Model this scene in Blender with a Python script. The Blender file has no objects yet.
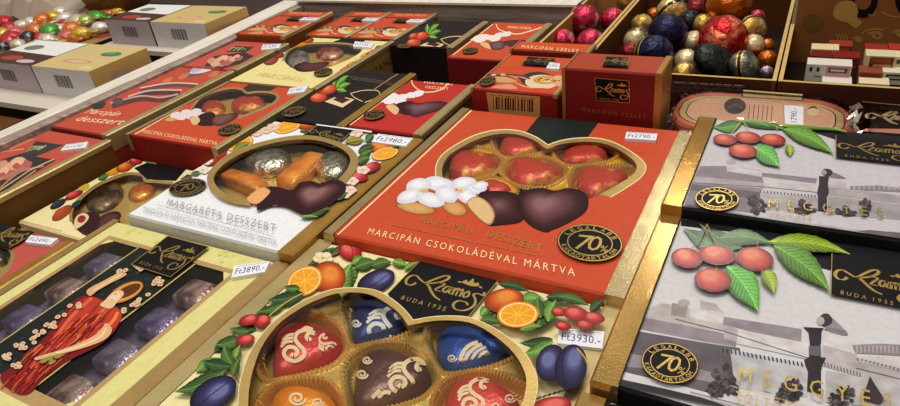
import bpy, bmesh, math, random
from mathutils import Vector, Matrix
from mathutils.geometry import tessellate_polygon
random.seed(7)
# ------------------------------------------------------------------ units
# The stand is measured in camera heights above the red box (about 26 cm).
S = 0.26
F = 640.0
PITCH, ROLL, YAW = 0.54422837, -0.13095622, -0.54647941

def cam_axes():
    cy, sy = math.cos(YAW), math.sin(YAW)
    cp, sp = math.cos(PITCH), math.sin(PITCH)
    cr, sr = math.cos(ROLL), math.sin(ROLL)
    fwd = Vector((sy*cp, cy*cp, -sp)); right = Vector((cy, -sy, 0)); up = right.cross(fwd)
    r2 = cr*right + sr*up; u2 = -sr*right + cr*up
    return r2, u2, fwd
RT, UP, FW = cam_axes()
EYE = Vector((0, 0, 1))

def ray(px, py):
    return RT*((px-450)/F) - UP*((py-203)/F) + FW
def at(px, py, z):                      # where a sight line meets the horizontal plane z
    d = ray(px, py); return EYE + d*((z-1)/d.z)
def aty(px, py, y):                     # ... an upright plane facing the shopper
    d = ray(px, py); return EYE + d*(y/d.y)
def atx(px, py, x):                     # ... an upright plane seen from its side
    d = ray(px, py); return EYE + d*(x/d.x)
def depth(p): return (p-EYE).dot(FW)

# ------------------------------------------------------------------ materials
def lin(c):
    out = []
    for v in c:
        v = v/255.0
        out.append(v/12.92 if v <= 0.04045 else ((v+0.055)/1.055)**2.4)
    return out
MATS = {}
def base(name):
    m = bpy.data.materials.new(name); m.use_nodes = True
    nt = m.node_tree; b = nt.nodes['Principled BSDF']
    return m, nt, b
def noise_col(nt, b, c1, c2, scale, lo=.35, hi=.65, detail=3):
    tc = nt.nodes.new('ShaderNodeTexCoord'); n = nt.nodes.new('ShaderNodeTexNoise')
    n.inputs['Scale'].default_value = scale; n.inputs['Detail'].default_value = detail
    r = nt.nodes.new('ShaderNodeValToRGB')
    r.color_ramp.elements[0].position = lo; r.color_ramp.elements[1].position = hi
    r.color_ramp.elements[0].color = (*c1, 1); r.color_ramp.elements[1].color = (*c2, 1)
    nt.links.new(tc.outputs['Object'], n.inputs['Vector'])
    nt.links.new(n.outputs['Fac'], r.inputs['Fac']); nt.links.new(r.outputs['Color'], b.inputs['Base Color'])
    return tc, n
def bump(nt, b, scale, strength, dist=.001):
    tc = nt.nodes.new('ShaderNodeTexCoord'); n = nt.nodes.new('ShaderNodeTexNoise')
    n.inputs['Scale'].default_value = scale; n.inputs['Detail'].default_value = 3
    bp = nt.nodes.new('ShaderNodeBump'); bp.inputs['Strength'].default_value = strength
    bp.inputs['Distance'].default_value = dist
    nt.links.new(tc.outputs['Object'], n.inputs['Vector'])
    nt.links.new(n.outputs['Fac'], bp.inputs['Height']); nt.links.new(bp.outputs['Normal'], b.inputs['Normal'])
def P(r, g, b_, rough=.45, var=.06, scale=300, spec=.16):        # printed, lacquered card
    k = ('p', r, g, b_, rough, var, scale)
    if k in MATS: return MATS[k]
    m, nt, b = base('print_%d_%d_%d' % (r, g, b_))
    c = lin((r, g, b_))
    noise_col(nt, b, [v*(1-var) for v in c], [min(1, v*(1+var)) for v in c], scale, .3, .7, 7)
    b.inputs['Roughness'].default_value = rough
    b.inputs['Specular IOR Level'].default_value = spec
    MATS[k] = m; return m
def G(r, g, b_, rough=.35, metal=1.0, bs=0.15, scale=500, var=.1):        # metallic foil
    k = ('g', r, g, b_, rough, metal, bs, scale)
    if k in MATS: return MATS[k]
    m, nt, b = base('foil_%d_%d_%d' % (r, g, b_))
    c = lin((r, g, b_))
    noise_col(nt, b, [v*(1-var) for v in c], [min(1, v*(1+var)) for v in c], 40)
    b.inputs['Metallic'].default_value = metal; b.inputs['Roughness'].default_value = rough
    if bs: bump(nt, b, scale, bs)
    MATS[k] = m; return m
def FO(c1, c2, scale=90, lo=.5, hi=.56, rough=.28, metal=.55, bs=.4):      # two-tone printed sweet foil
    k = ('fo', c1, c2, scale, lo, hi, rough, metal)
    if k in MATS: return MATS[k]
    m, nt, b = base('sweet_foil_%d_%d_%d' % c1)
    noise_col(nt, b, lin(c1), lin(c2), scale, lo, hi, 2)
    b.inputs['Metallic'].default_value = metal; b.inputs['Roughness'].default_value = rough
    bump(nt, b, 130, bs, .003)
    MATS[k] = m; return m
def WOOD(name, c1, c2, sc, stretch=(1, 12, 12), rough=.6):
    m, nt, b = base(name)
    tc, n = noise_col(nt, b, lin(c1), lin(c2), sc, .3, .7, 6)
    mp = nt.nodes.new('ShaderNodeMapping'); mp.inputs['Scale'].default_value = stretch
    nt.links.new(tc.outputs['Object'], mp.inputs['Vector']); nt.links.new(mp.outputs['Vector'], n.inputs['Vector'])
    b.inputs['Roughness'].default_value = rough
    return m
def FILM(name, rough=.06, tint=(.97, .97, .95), bs=.25, scale=14, ior=1.42):
    m = bpy.data.materials.new(name); m.use_nodes = True; nt = m.node_tree; nt.nodes.clear()
    o = nt.nodes.new('ShaderNodeOutputMaterial'); mx = nt.nodes.new('ShaderNodeMixShader')
    t = nt.nodes.new('ShaderNodeBsdfTransparent'); t.inputs['Color'].default_value = (*tint, 1)
    g = nt.nodes.new('ShaderNodeBsdfGlossy'); g.inputs['Roughness'].default_value = rough
    fr = nt.nodes.new('ShaderNodeFresnel'); fr.inputs['IOR'].default_value = ior
    tc = nt.nodes.new('ShaderNodeTexCoord'); n = nt.nodes.new('ShaderNodeTexNoise'); n.inputs['Scale'].default_value = scale
    bp = nt.nodes.new('ShaderNodeBump'); bp.inputs['Strength'].default_value = bs; bp.inputs['Distance'].default_value = .01
    nt.links.new(tc.outputs['Object'], n.inputs['Vector']); nt.links.new(n.outputs['Fac'], bp.inputs['Height'])
    nt.links.new(bp.outputs['Normal'], g.inputs['Normal']); nt.links.new(bp.outputs['Normal'], fr.inputs['Normal'])
    nt.links.new(fr.outputs['Fac'], mx.inputs['Fac']); nt.links.new(t.outputs['BSDF'], mx.inputs[1])
    nt.links.new(g.outputs['BSDF'], mx.inputs[2]); nt.links.new(mx.outputs['Shader'], o.inputs['Surface'])
    return m

GOLD = G(204, 172, 104, .42, .75); GOLDP = G(194, 172, 120, .46, .7); GOLDD = G(186, 142, 66, .42, .75)
GOLDY = G(240, 186, 40, .3, .35); TRAYG = G(232, 200, 112, .2, .5, .5, 200); TRAYD = G(230, 196, 112, .2, .4, .3, 200)
SILV = G(225, 220, 200, .25, 1, .6, 160)
FOILTXT = G(226, 190, 110, .3)
BLACK = P(12, 11, 14); CHAR = P(26, 25, 28); WHITE = P(236, 236, 236); TAGW = P(240, 240, 246, .55, .02)
INK = P(62, 62, 120, .6); DARKLINE = P(70, 56, 30)
RED = P(203, 78, 46); REDT = P(190, 50, 42); CREAM = P(240, 226, 168); YEL = P(226, 217, 142); CAR = P(196, 160, 112, .7)
CHOC = P(52, 22, 26); CHOCM = P(90, 48, 54); CHOCL = P(136, 94, 98); CUT = P(222, 186, 130)
CREAMLINE = P(246, 222, 170)
FILM_A = FILM('clear_window_film'); FILM_C = FILM('crinkled_cellophane', .08, (.97, .97, .97), .3, 30, 1.45)

# ------------------------------------------------------------------ mesh builder
def smc(pts, n=4):                      # closed smooth outline
    out = []; N = len(pts)
    for i in range(N):
        p0, p1, p2, p3 = pts[i-1], pts[i], pts[(i+1) % N], pts[(i+2) % N]
        for k in range(n):
            t = k/n
            out.append(tuple(.5*((2*p1[j]) + (-p0[j]+p2[j])*t + (2*p0[j]-5*p1[j]+4*p2[j]-p3[j])*t*t + (-p0[j]+3*p1[j]-3*p2[j]+p3[j])*t**3) for j in range(len(p1))))
    return out
def smo(pts, n=6):                      # open smooth line
    out = []; q = [pts[0]]+list(pts)+[pts[-1]]
    for i in range(len(pts)-1):
        p0, p1, p2, p3 = q[i:i+4]
        for k in range(n):
            t = k/n
            out.append(tuple(.5*((2*p1[j]) + (-p0[j]+p2[j])*t + (2*p0[j]-5*p1[j]+4*p2[j]-p3[j])*t*t + (-p0[j]+3*p1[j]-3*p2[j]+p3[j])*t**3) for j in range(len(p1))))
    out.append(tuple(pts[-1])); return out

COL = bpy.context.scene.collection
class MB:
    def __init__(s): s.v = []; s.f = []; s.m = []; s.slots = []; s.sm = []
    def slot(s, m):
        if m not in s.slots: s.slots.append(m)
        return s.slots.index(m)
    def add(s, verts, faces, mat, smooth=False):
        o = len(s.v); s.v += [Vector(v) for v in verts]; k = s.slot(mat)
        for f in faces: s.f.append([i+o for i in f]); s.m.append(k); s.sm.append(smooth)
    def box(s, x0, x1, y0, y1, z0, z1, mat):
        s.add([(x0,y0,z0),(x1,y0,z0),(x1,y1,z0),(x0,y1,z0),(x0,y0,z1),(x1,y0,z1),(x1,y1,z1),(x0,y1,z1)],
              [(3,2,1,0),(4,5,6,7),(0,1,5,4),(1,2,6,5),(2,3,7,6),(3,0,4,7)], mat)
    def plate(s, outer, holes, z, mat):
        loops = [[Vector((p[0], p[1], 0)) for p in outer]]+[[Vector((p[0], p[1], 0)) for p in h] for h in holes]
        tris = tessellate_polygon(loops); flat = [p for l in loops for p in l]
        fs = []
        for a, b, c in tris:
            n = (flat[b]-flat[a]).cross(flat[c]-flat[a]).z
            fs.append((a, b, c) if n > 0 else (c, b, a))
        s.add([(p.x, p.y, z) for p in flat], fs, mat)
    def build(s, name, parent=None, origin=None):
        me = bpy.data.meshes.new(name)
        if parent is not None: o0 = Vector(parent['_o'])
        elif origin is not None: o0 = Vector(origin)
        else:
            o0 = Vector((sum(v.x for v in s.v)/len(s.v), sum(v.y for v in s.v)/len(s.v), min(v.z for v in s.v)))
        me.from_pydata([((v-o0)*S)[:] for v in s.v], [], s.f)
        for m in s.slots: me.materials.append(m)
        me.polygons.foreach_set('material_index', s.m); me.polygons.foreach_set('use_smooth', s.sm); me.update()
        ob = bpy.data.objects.new(name, me); COL.objects.link(ob)
        if parent is not None:
            ob.parent = parent; ob['_o'] = list(o0)
        else:
            ob.location = o0*S; ob['_o'] = list(o0)
        return ob
def root(name, loc, label, cat, group=None):
    o = bpy.data.objects.new(name, None); COL.objects.link(o); o.empty_display_size = .02
    o.location = Vector(loc)*S; o['_o'] = list(loc); tag(o, label, cat, group); return o
def tag(o, label, cat=None, group=None):
    o['label'] = label
    if cat: o['category'] = cat
    if group: o['group'] = group
    return o

# ------------------------------------------------------------------ lettering
GLY = {}
def glyph(s, spacing=1.0):
    k = (s, spacing)
    if k in GLY: return GLY[k]
    cu = bpy.data.curves.new('t', 'FONT'); cu.body = s; cu.space_character = spacing; cu.resolution_u = 2; cu.size = 1
    ob = bpy.data.objects.new('t', cu); COL.objects.link(ob)
    dg = bpy.context.evaluated_depsgraph_get(); e = ob.evaluated_get(dg); me = e.to_mesh()
    vs = [v.co.copy() for v in me.vertices]; fs = [list(p.vertices) for p in me.polygons]
    fs2 = []
    for f in fs:
        n = Vector((0, 0, 0))
        for i in range(1, len(f)-1): n += (vs[f[i]]-vs[f[0]]).cross(vs[f[i+1]]-vs[f[0]])
        fs2.append(f if n.z >= 0 else f[::-1])
    e.to_mesh_clear(); bpy.data.objects.remove(ob); bpy.data.curves.remove(cu)
    x0 = min(v.x for v in vs); x1 = max(v.x for v in vs)
    out = ([((v.x-x0)/(x1-x0), v.y/0.72) for v in vs], fs2); GLY[k] = out
    return out
GLYPH_STRINGS = []

LOGO = [  # handwriting strokes of the brand script: (width, points) in a unit box
 (.034, [(.165,.50),(.135,.43),(.07,.42),(.03,.50),(.045,.61),(.11,.65),(.20,.58),(.27,.55),(.34,.66),(.42,.78),(.48,.82),(.50,.76),(.45,.66),(.36,.58),(.27,.53)]),
 (.036, [(.27,.55),(.33,.50),(.40,.40),(.48,.31),(.56,.27)]),
 (.026, [(.41,.62),(.50,.62),(.43,.46),(.51,.45)]),
 (.026, [(.59,.58),(.545,.59),(.52,.50),(.56,.45),(.605,.60),(.60,.47),(.635,.45)]),
 (.026, [(.645,.60),(.65,.44)]), (.022, [(.65,.53),(.69,.61),(.695,.44)]), (.022, [(.695,.53),(.74,.61),(.745,.44)]),
 (.026, [(.81,.59),(.775,.53),(.795,.45),(.835,.50),(.82,.59),(.80,.60)]),
 (.030, [(.985,.66),(.995,.58),(.93,.60),(.885,.55),(.935,.46),(.955,.33),(.89,.20),(.79,.17),(.73,.25),(.76,.35),(.85,.36),(.885,.31)])]
EMBLEM = [[(.68,.75),(.71,.83),(.745,.79),(.78,.90),(.815,.80),(.86,.83),(.885,.755),(.80,.72)], [(.62,.745),(.67,.765),(.67,.73)], [(.89,.74),(.945,.725),(.91,.765)]]

class Art:
    """Printing that lies in one plane: every point is a place on that face of the pack."""
    EPS = 0.00002
    def __init__(s, axis, val, mb=None):
        s.axis = axis; s.val = val; s.mb = mb or MB(); s.k = 0; s.clip = None
        s.fn = {'z': at, 'y': aty, 'x': atx}[axis]; s.n = {'z': Vector((0,0,1)), 'y': Vector((0,-1,0)), 'x': Vector((1,0,0))}[axis]
    def up(s): s.k += 1
    def w(s, p):
        q = s.fn(p[0], p[1], s.val + (-1 if s.axis == 'y' else 1)*s.EPS*(s.k+1))
        if s.clip: q.x = min(max(q.x, s.clip[0]), s.clip[1]); q.y = min(max(q.y, s.clip[2]), s.clip[3])
        return q
    def poly(s, mat, pts, smooth=False, n=4):
        s.up()
        q = smc(pts, n) if smooth else pts
        vs = [s.w(p) for p in q]; s._face(vs, mat)
    def _face(s, vs, mat):
        nn = Vector((0,0,0))
        for i in range(len(vs)): nn += vs[i].cross(vs[(i+1) % len(vs)])
        f = list(range(len(vs)))
        if nn.dot(s.n) < 0: f.reverse()
        s.mb.add(vs, [f], mat)
    def wpoly(s, mat, pts):             # points already in world units
        s.up(); s._face([Vector(p)+s.n*(s.EPS*(s.k+1)) for p in pts], mat)
    def ell(s, mat, cx, cy, rx, ry, ang=0, n=26, wob=0):
        a = math.radians(ang); ca, sa = math.cos(a), math.sin(a); pts = []
        for i in range(n):
            t = 2*math.pi*i/n; r = 1+wob*(random.random()-.5)
            x, y = rx*math.cos(t)*r, ry*math.sin(t)*r
            pts.append((cx+x*ca-y*sa, cy+x*sa+y*ca))
        s.poly(mat, pts)
    def strip(s, mat, A, B):            # band between two lines of equal count
        s.up(); va = [s.w(p) for p in A]; vb = [s.w(p) for p in B]; n = len(va)
        fs = []
        for i in range(n-1):
            f = (i, i+1, n+i+1, n+i)
            c = (va[i+1]-va[i]).cross(vb[i]-va[i]).dot(s.n)
            fs.append(f if c > 0 else f[::-1])
        s.mb.add(va+vb, fs, mat)
    def line(s, mat, pts, wd, smooth=True, closed=False):
        q = (smc(pts, 4) if closed else smo(pts, 5)) if smooth else list(pts)
        if closed: q = q+[q[0]]
        A = []; B = []
        for i in range(len(q)):
            a = q[max(0, i-1)]; b = q[min(len(q)-1, i+1)]
            if closed and i in (0, len(q)-1): a = q[-2]; b = q[1]
            dx, dy = b[0]-a[0], b[1]-a[1]; l = math.hypot(dx, dy) or 1
            A.append((q[i][0]-dy/l*wd/2, q[i][1]+dx/l*wd/2)); B.append((q[i][0]+dy/l*wd/2, q[i][1]-dx/l*wd/2))
        s.strip(mat, A, B)
    def band(s, mat, outer, inner, n=5): s.strip(mat, smo(outer, n), smo(inner, n))
    def text(s, mat, t, p0, p1, p2, spacing=1.0):
        s.up(); vs, fs = glyph(t, spacing); O = s.w(p0); X = s.w(p1)-O; Y = s.w(p2)-O
        flip = X.cross(Y).dot(s.n) < 0
        s.mb.add([O+X*u+Y*v for u, v in vs], [f[::-1] if flip else f for f in fs], mat)
    def unit(s, p0, p1, p2):            # frame for unit-box drawings
        O = s.w(p0); X = s.w(p1)-O; Y = s.w(p2)-O
        return lambda u, v: O+X*u+Y*v
    def ustroke(s, mat, fr, pts, wd, asp):
        q = smo(pts, 5); A = []; B = []
        for i in range(len(q)):
            a = q[max(0, i-1)]; b = q[min(len(q)-1, i+1)]
            dx, dy = (b[0]-a[0])*asp, b[1]-a[1]; l = math.hypot(dx, dy) or 1
            w = wd*.5*(.45+.75*abs(dy)/l)
            A.append(fr(q[i][0]-dy/l*w/asp, q[i][1]+dx/l*w)); B.append(fr(q[i][0]+dy/l*w/asp, q[i][1]-dx/l*w))
        n = len(A); fs = []
        for i in range(n-1):
            f = (i, i+1, n+i+1, n+i); c = (A[i+1]-A[i]).cross(B[i]-A[i]).dot(s.n)
            fs.append(f if c > 0 else f[::-1])
        s.mb.add(A+B, fs, mat)
    def logo(s, mat, p0, p1, p2, small=False, asp=None):
        s.up(); fr = s.unit(p0, p1, p2)
        if asp is None: asp = (fr(1, 0)-fr(0, 0)).length/max(1e-6, (fr(0, 1)-fr(0, 0)).length)
        for wd, pts in LOGO: s.ustroke(mat, fr, pts, wd*(1.5 if small else 1.15), asp)
        for e in EMBLEM: s._face([fr(*p) for p in smc(e, 3)], mat)
        if not small:
            for t, u0, u1 in (('BUDA', .12, .40), ('1935', .47, .68)):
                vs, fs = glyph(t, 1.6)
                q = [fr(u0+(u1-u0)*u, .08+.09*v) for u, v in vs]
                flip = (fr(1, 0)-fr(0, 0)).cross(fr(0, 1)-fr(0, 0)).dot(s.n) < 0
                s.mb.add(q, [f[::-1] if flip else f for f in fs], mat)

# ---- printed motifs (pictures on the packs)
ORG = P(226, 134, 30); ORP = P(248, 196, 70); ORF = P(240, 160, 40); ORD = P(196, 84, 30)
def orange_slice(a, cx, cy, rx, ry, ang=0):
    a.ell(ORG, cx, cy, rx, ry, ang); a.ell(P(250, 226, 150), cx, cy, rx*.9, ry*.9, ang); a.ell(ORF, cx, cy, rx*.82, ry*.82, ang)
    al = math.radians(ang)
    for k in range(8):
        t = math.pi*2*k/8+.3; x, y = rx*.8*math.cos(t), ry*.8*math.sin(t)
        a.line(ORP, [(cx, cy), (cx+x*math.cos(al)-y*math.sin(al), cy+x*math.sin(al)+y*math.cos(al))], max(.5, ry*.07), False)
def mixc(cols, t):
    t = t*(len(cols)-1); i = min(int(t), len(cols)-2) if len(cols) > 1 else 0
    if len(cols) == 1: return cols[0]
    f = t-i; return tuple(int(round(cols[i][k]*(1-f)+cols[i+1][k]*f)) for k in range(3))
def PE(c, emb): return P(*c) if not emb else EMB(*c)
def EMB(r, g, b_):                      # embossed spot varnish over the print
    k = ('e', r, g, b_)
    if k in MATS: return MATS[k]
    m, nt, b = base('embossed_print_%d_%d_%d' % (r, g, b_)); c = lin((r, g, b_))
    noise_col(nt, b, [v*.88 for v in c], [min(1, v*1.12) for v in c], 240, .3, .7, 6)
    b.inputs['Roughness'].default_value = .4; b.inputs['Specular IOR Level'].default_value = .2
    b.inputs['Coat Weight'].default_value = .6; b.inputs['Coat Roughness'].default_value = .05
    bump(nt, b, 1100, .2, .0006); nt.links.new(b.inputs['Normal'].links[0].from_socket, b.inputs['Coat Normal']); MATS[k] = m; return m
def ball(a, cx, cy, rx, ry, ang, cols, dx=-.15, dy=-.2, emb=False):
    n = 3 if rx < 8 else (6 if rx < 14 else 9)
    for i in range(n):
        t = i/(n-1); k = 1-.62*t; a.ell(PE(mixc(cols, t), emb), cx+rx*dx*2*t, cy+ry*dy*2*t, rx*k, ry*k, ang, 20 if i else 26)
PLUM = [(24, 18, 42), (44, 38, 76), (60, 56, 98), (104, 108, 156)]
CHERRY = [(112, 24, 18), (176, 46, 30), (204, 74, 48), (222, 120, 92)]
REDF = [(128, 26, 30), (186, 46, 46), (222, 104, 94)]
WORG = [(140, 50, 20), (200, 88, 30), (230, 138, 60)]
def leaf(a, p0, p1, w, c=(70, 120, 40), c2=None, emb=False):
    dx, dy = p1[0]-p0[0], p1[1]-p0[1]; L = math.hypot(dx, dy); nx, ny = -dy/L, dx/L; cv = .06*L*(1 if (p0[0]*7+p0[1]*3) % 2 > 1 else -1)
    prof = smo([(0, .04), (.12, .55), (.3, .95), (.45, 1), (.62, .84), (.82, .42), (1, 0)], 3)
    def pt(t, k): b_ = 4*t*(1-t)*cv; return (p0[0]+dx*t+nx*(w*.5*k+b_), p0[1]+dy*t+ny*(w*.5*k+b_))
    c2 = c2 or tuple(min(255, int(v*1.35+12)) for v in c); dk = tuple(int(v*.68) for v in c); mid = mixc([c, c2], .5)
    ser = [(t, k*(1+(.05 if i % 2 else -.03))) for i, (t, k) in enumerate(prof)]
    for k0, k1, col in ((1, .66, dk), (.66, .3, c), (.3, 0, mid)): a.strip(PE(col, emb), [pt(t, k*k0) for t, k in ser], [pt(t, k*k1) for t, k in ser])
    for k0, k1, col in ((1, .7, c), (.7, .35, mid), (.35, 0, c2)): a.strip(PE(col, emb), [pt(t, -k*k0) for t, k in ser], [pt(t, -k*k1) for t, k in ser])
    n = 4 if L < 20 else (7 if L < 45 else 10)
    def kp(t):
        for (t0, k0), (t1, k1) in zip(prof, prof[1:]):
            if t0 <= t <= t1: return k0+(k1-k0)*(t-t0)/(t1-t0)
        return 0
    vd = mixc([dk, c], .45); vl = mixc([c2, mid], .35)
    for i in range(n):
        t = .1+.72*i/n; te = min(.97, t+.16)
        for sg in (1, -1):
            a.line(PE(vd, emb), [pt(t, 0), pt(te, sg*.86*kp(te))], max(.3, w*.028), False)
            if L > 20: te = min(.97, t+.19); a.line(PE(vl if sg < 0 else mid, emb), [pt(t+.03, 0), pt(te, sg*.8*kp(te))], max(.3, w*.04), False)
    a.line(PE(mixc([c2, (230, 230, 170)], .25), emb), [pt(t, 0) for t in (0, .25, .5, .75, 1)], max(.4, w*.04))
def flower(a, cx, cy, r, sq, ang=0, c=(240, 238, 240), c2=(214, 210, 220), cen=(220, 150, 60), n=5):
    for k in range(n):
        t = 2*math.pi*k/n+math.radians(ang); x, y = r*.62*math.cos(t), r*.62*math.sin(t)*sq
        a.ell(P(*c2), cx+x, cy+y, r*.56, r*.56*sq*1.1, 0, 16, .15); a.ell(P(*c), cx+x, cy+y-.3, r*.5, r*.5*sq, 0, 16, .15)
    a.ell(P(*cen), cx, cy, r*.2, r*.2*sq, 0, 10)
COLS = {}
def rgb_of(m):
    n = m.name.split('.')[0].split('_'); return tuple(int(v) for v in n[-3:])
def nest(a, mats, pts, ks, off=(0, 0)):
    cx = sum(p[0] for p in pts)/len(pts); cy = sum(p[1] for p in pts)/len(pts)
    ring = [(rgb_of(m), k) for m, k in zip(mats, ks) if k > 0]; seq = []
    for (c0, k0), (c1, k1) in zip(ring, ring[1:]):
        n = 4
        seq += [(mixc([c0, c1], i/n), k0+(k1-k0)*i/n) for i in range(n)]
    seq.append(ring[-1])
    for c, k in seq:
        a.poly(P(*c), [(cx+off[0]*(1-k)+(p[0]-cx)*k, cy+off[1]*(1-k)+(p[1]-cy)*k) for p in pts], True)
def almond(a, cx, cy, rx, ry, ang):
    al = math.radians(ang); ca, sa = math.cos(al), math.sin(al)
    o = [(-1, 0), (-.6, -.7), (0, -1), (.6, -.75), (1, .1), (.6, .8), (0, 1), (-.6, .7)]
    pts = [(cx+rx*x*ca-ry*y*sa, cy+rx*x*sa+ry*y*ca) for x, y in o]
    a.poly(P(150, 92, 44), pts, True); nest(a, [P(196, 138, 78), P(214, 164, 104)], pts, [.85, .5], (-2, -1))
def tag_on(parent, axis, val, quad, txt, lift=.0115, vertical=False):
    a = Art(axis, val+lift if axis == 'z' else val-lift)
    a.poly(TAGW, quad); tl, tr, br, bl = quad
    def q(u, v): return tuple((1-u)*((1-v)*bl[i]+v*tl[i])+u*((1-v)*br[i]+v*tr[i]) for i in (0, 1))
    a2 = Art(axis, a.val); a2.k = 6
    if vertical: a2.text(INK, txt, q(.66, .12), q(.66, .88), q(.3, .12), 1.0)
    else: a2.text(INK, txt, q(.08, .24), q(.94, .24), q(.08, .74), 1.05)
    if not vertical: a.line(P(170, 170, 190), [q(.08, .9), q(.94, .9)], .5, False)
    # the edge of the paper, so that the sticker has a body
    pts = [a.fn(p[0], p[1], a.val) for p in quad]; low = [p-a.n*lift for p in pts]
    a.mb.add(pts+low, [(i, i+4, (i+1) % 4+4, (i+1) % 4) for i in range(4)], TAGW)
    o = a.mb.build('price_sticker', parent); a2.mb.build('price_lettering', o); return o
def seal_on(parent, z, cx, cy, rx, ry, ang=0, lift=.0095, axis='z', fine=True):
    a0 = Art(axis, z+lift if axis == 'z' else z-lift); a = Art(axis, a0.val); a.k = 4; al = math.radians(ang); ca, sa = math.cos(al), math.sin(al)
    def q(u, v): return (cx+rx*u*ca-ry*v*sa, cy+rx*u*sa+ry*v*ca)
    a0.ell(BLACK, cx, cy, rx, ry, ang, 40)
    for k, w in ((.96, .035), (.68, .03)):
        a.line(FOILTXT, [q(k*math.cos(2*math.pi*i/24), k*math.sin(2*math.pi*i/24)) for i in range(24)], max(.35, rx*w), True, True)
    for word, t0, t1, out in (('LEGALÁBB', 200, 340, True), ('KAKAÓTARTALOM', 165, 15, False)):
        n = len(word)
        for i, ch in enumerate(word):
            t = math.radians(t0+(t1-t0)*(i+.5)/n); h = .07
            c = Vector((math.cos(t), math.sin(t))); tv = Vector((-math.sin(t), math.cos(t)))
            if not out: tv = -tv
            b_ = c*(.73 if out else .91); tp = c*(.91 if out else .73)
            p0 = b_-tv*h; p1 = b_+tv*h; p2 = tp-tv*h
            if fine: a.text(FOILTXT, ch, q(*p0), q(*p1), q(*p2))
            else: a.line(FOILTXT, [q(*b_), q(*tp)], max(.3, rx*.06), False)
    if fine:
        a.text(FOILTXT, '7', q(-.5, .4), q(-.02, .4), q(-.34, -.42)); a.text(FOILTXT, '0', q(-.12, .4), q(.3, .4), q(.02, -.42))
        a.text(FOILTXT, '%', q(.3, .42), q(.55, .42), q(.34, .06))
    else: a.text(FOILTXT, '70%', q(-.5, .36), q(.5, .36), q(-.4, -.36))
    o = a0.mb.build('cocoa_seal', parent); a.mb.build('seal_lettering', o); return o
def label_on(parent, axis, val, quad, logo=None, lift=.0095, small=True, bars=False, poly=None):
    """black brand label; quad = TL, TR, BR, BL; logo = its frame (bottom left, bottom right, top left)"""
    a = Art(axis, val+lift if axis == 'z' else val-lift); a.clip = parent['_c'] if axis == 'z' else None; a.poly(BLACK, poly or quad)
    tl, tr, br, bl = quad
    a.line(FOILTXT, [tl, bl], .7, False); a.line(FOILTXT, [tr, br], .7, False)
    if bars: a.line(FOILTXT, [tl, tr], .7, False); a.line(FOILTXT, [bl, br], .7, False)
    lg = logo or (bl, br, tl)
    a2 = Art(axis, a.val); a2.k = 12; a2.clip = a.clip; a2.logo(FOILTXT, *lg, small=small)
    o = a.mb.build('brand_label', parent); a2.mb.build('brand_script', o); return o

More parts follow.
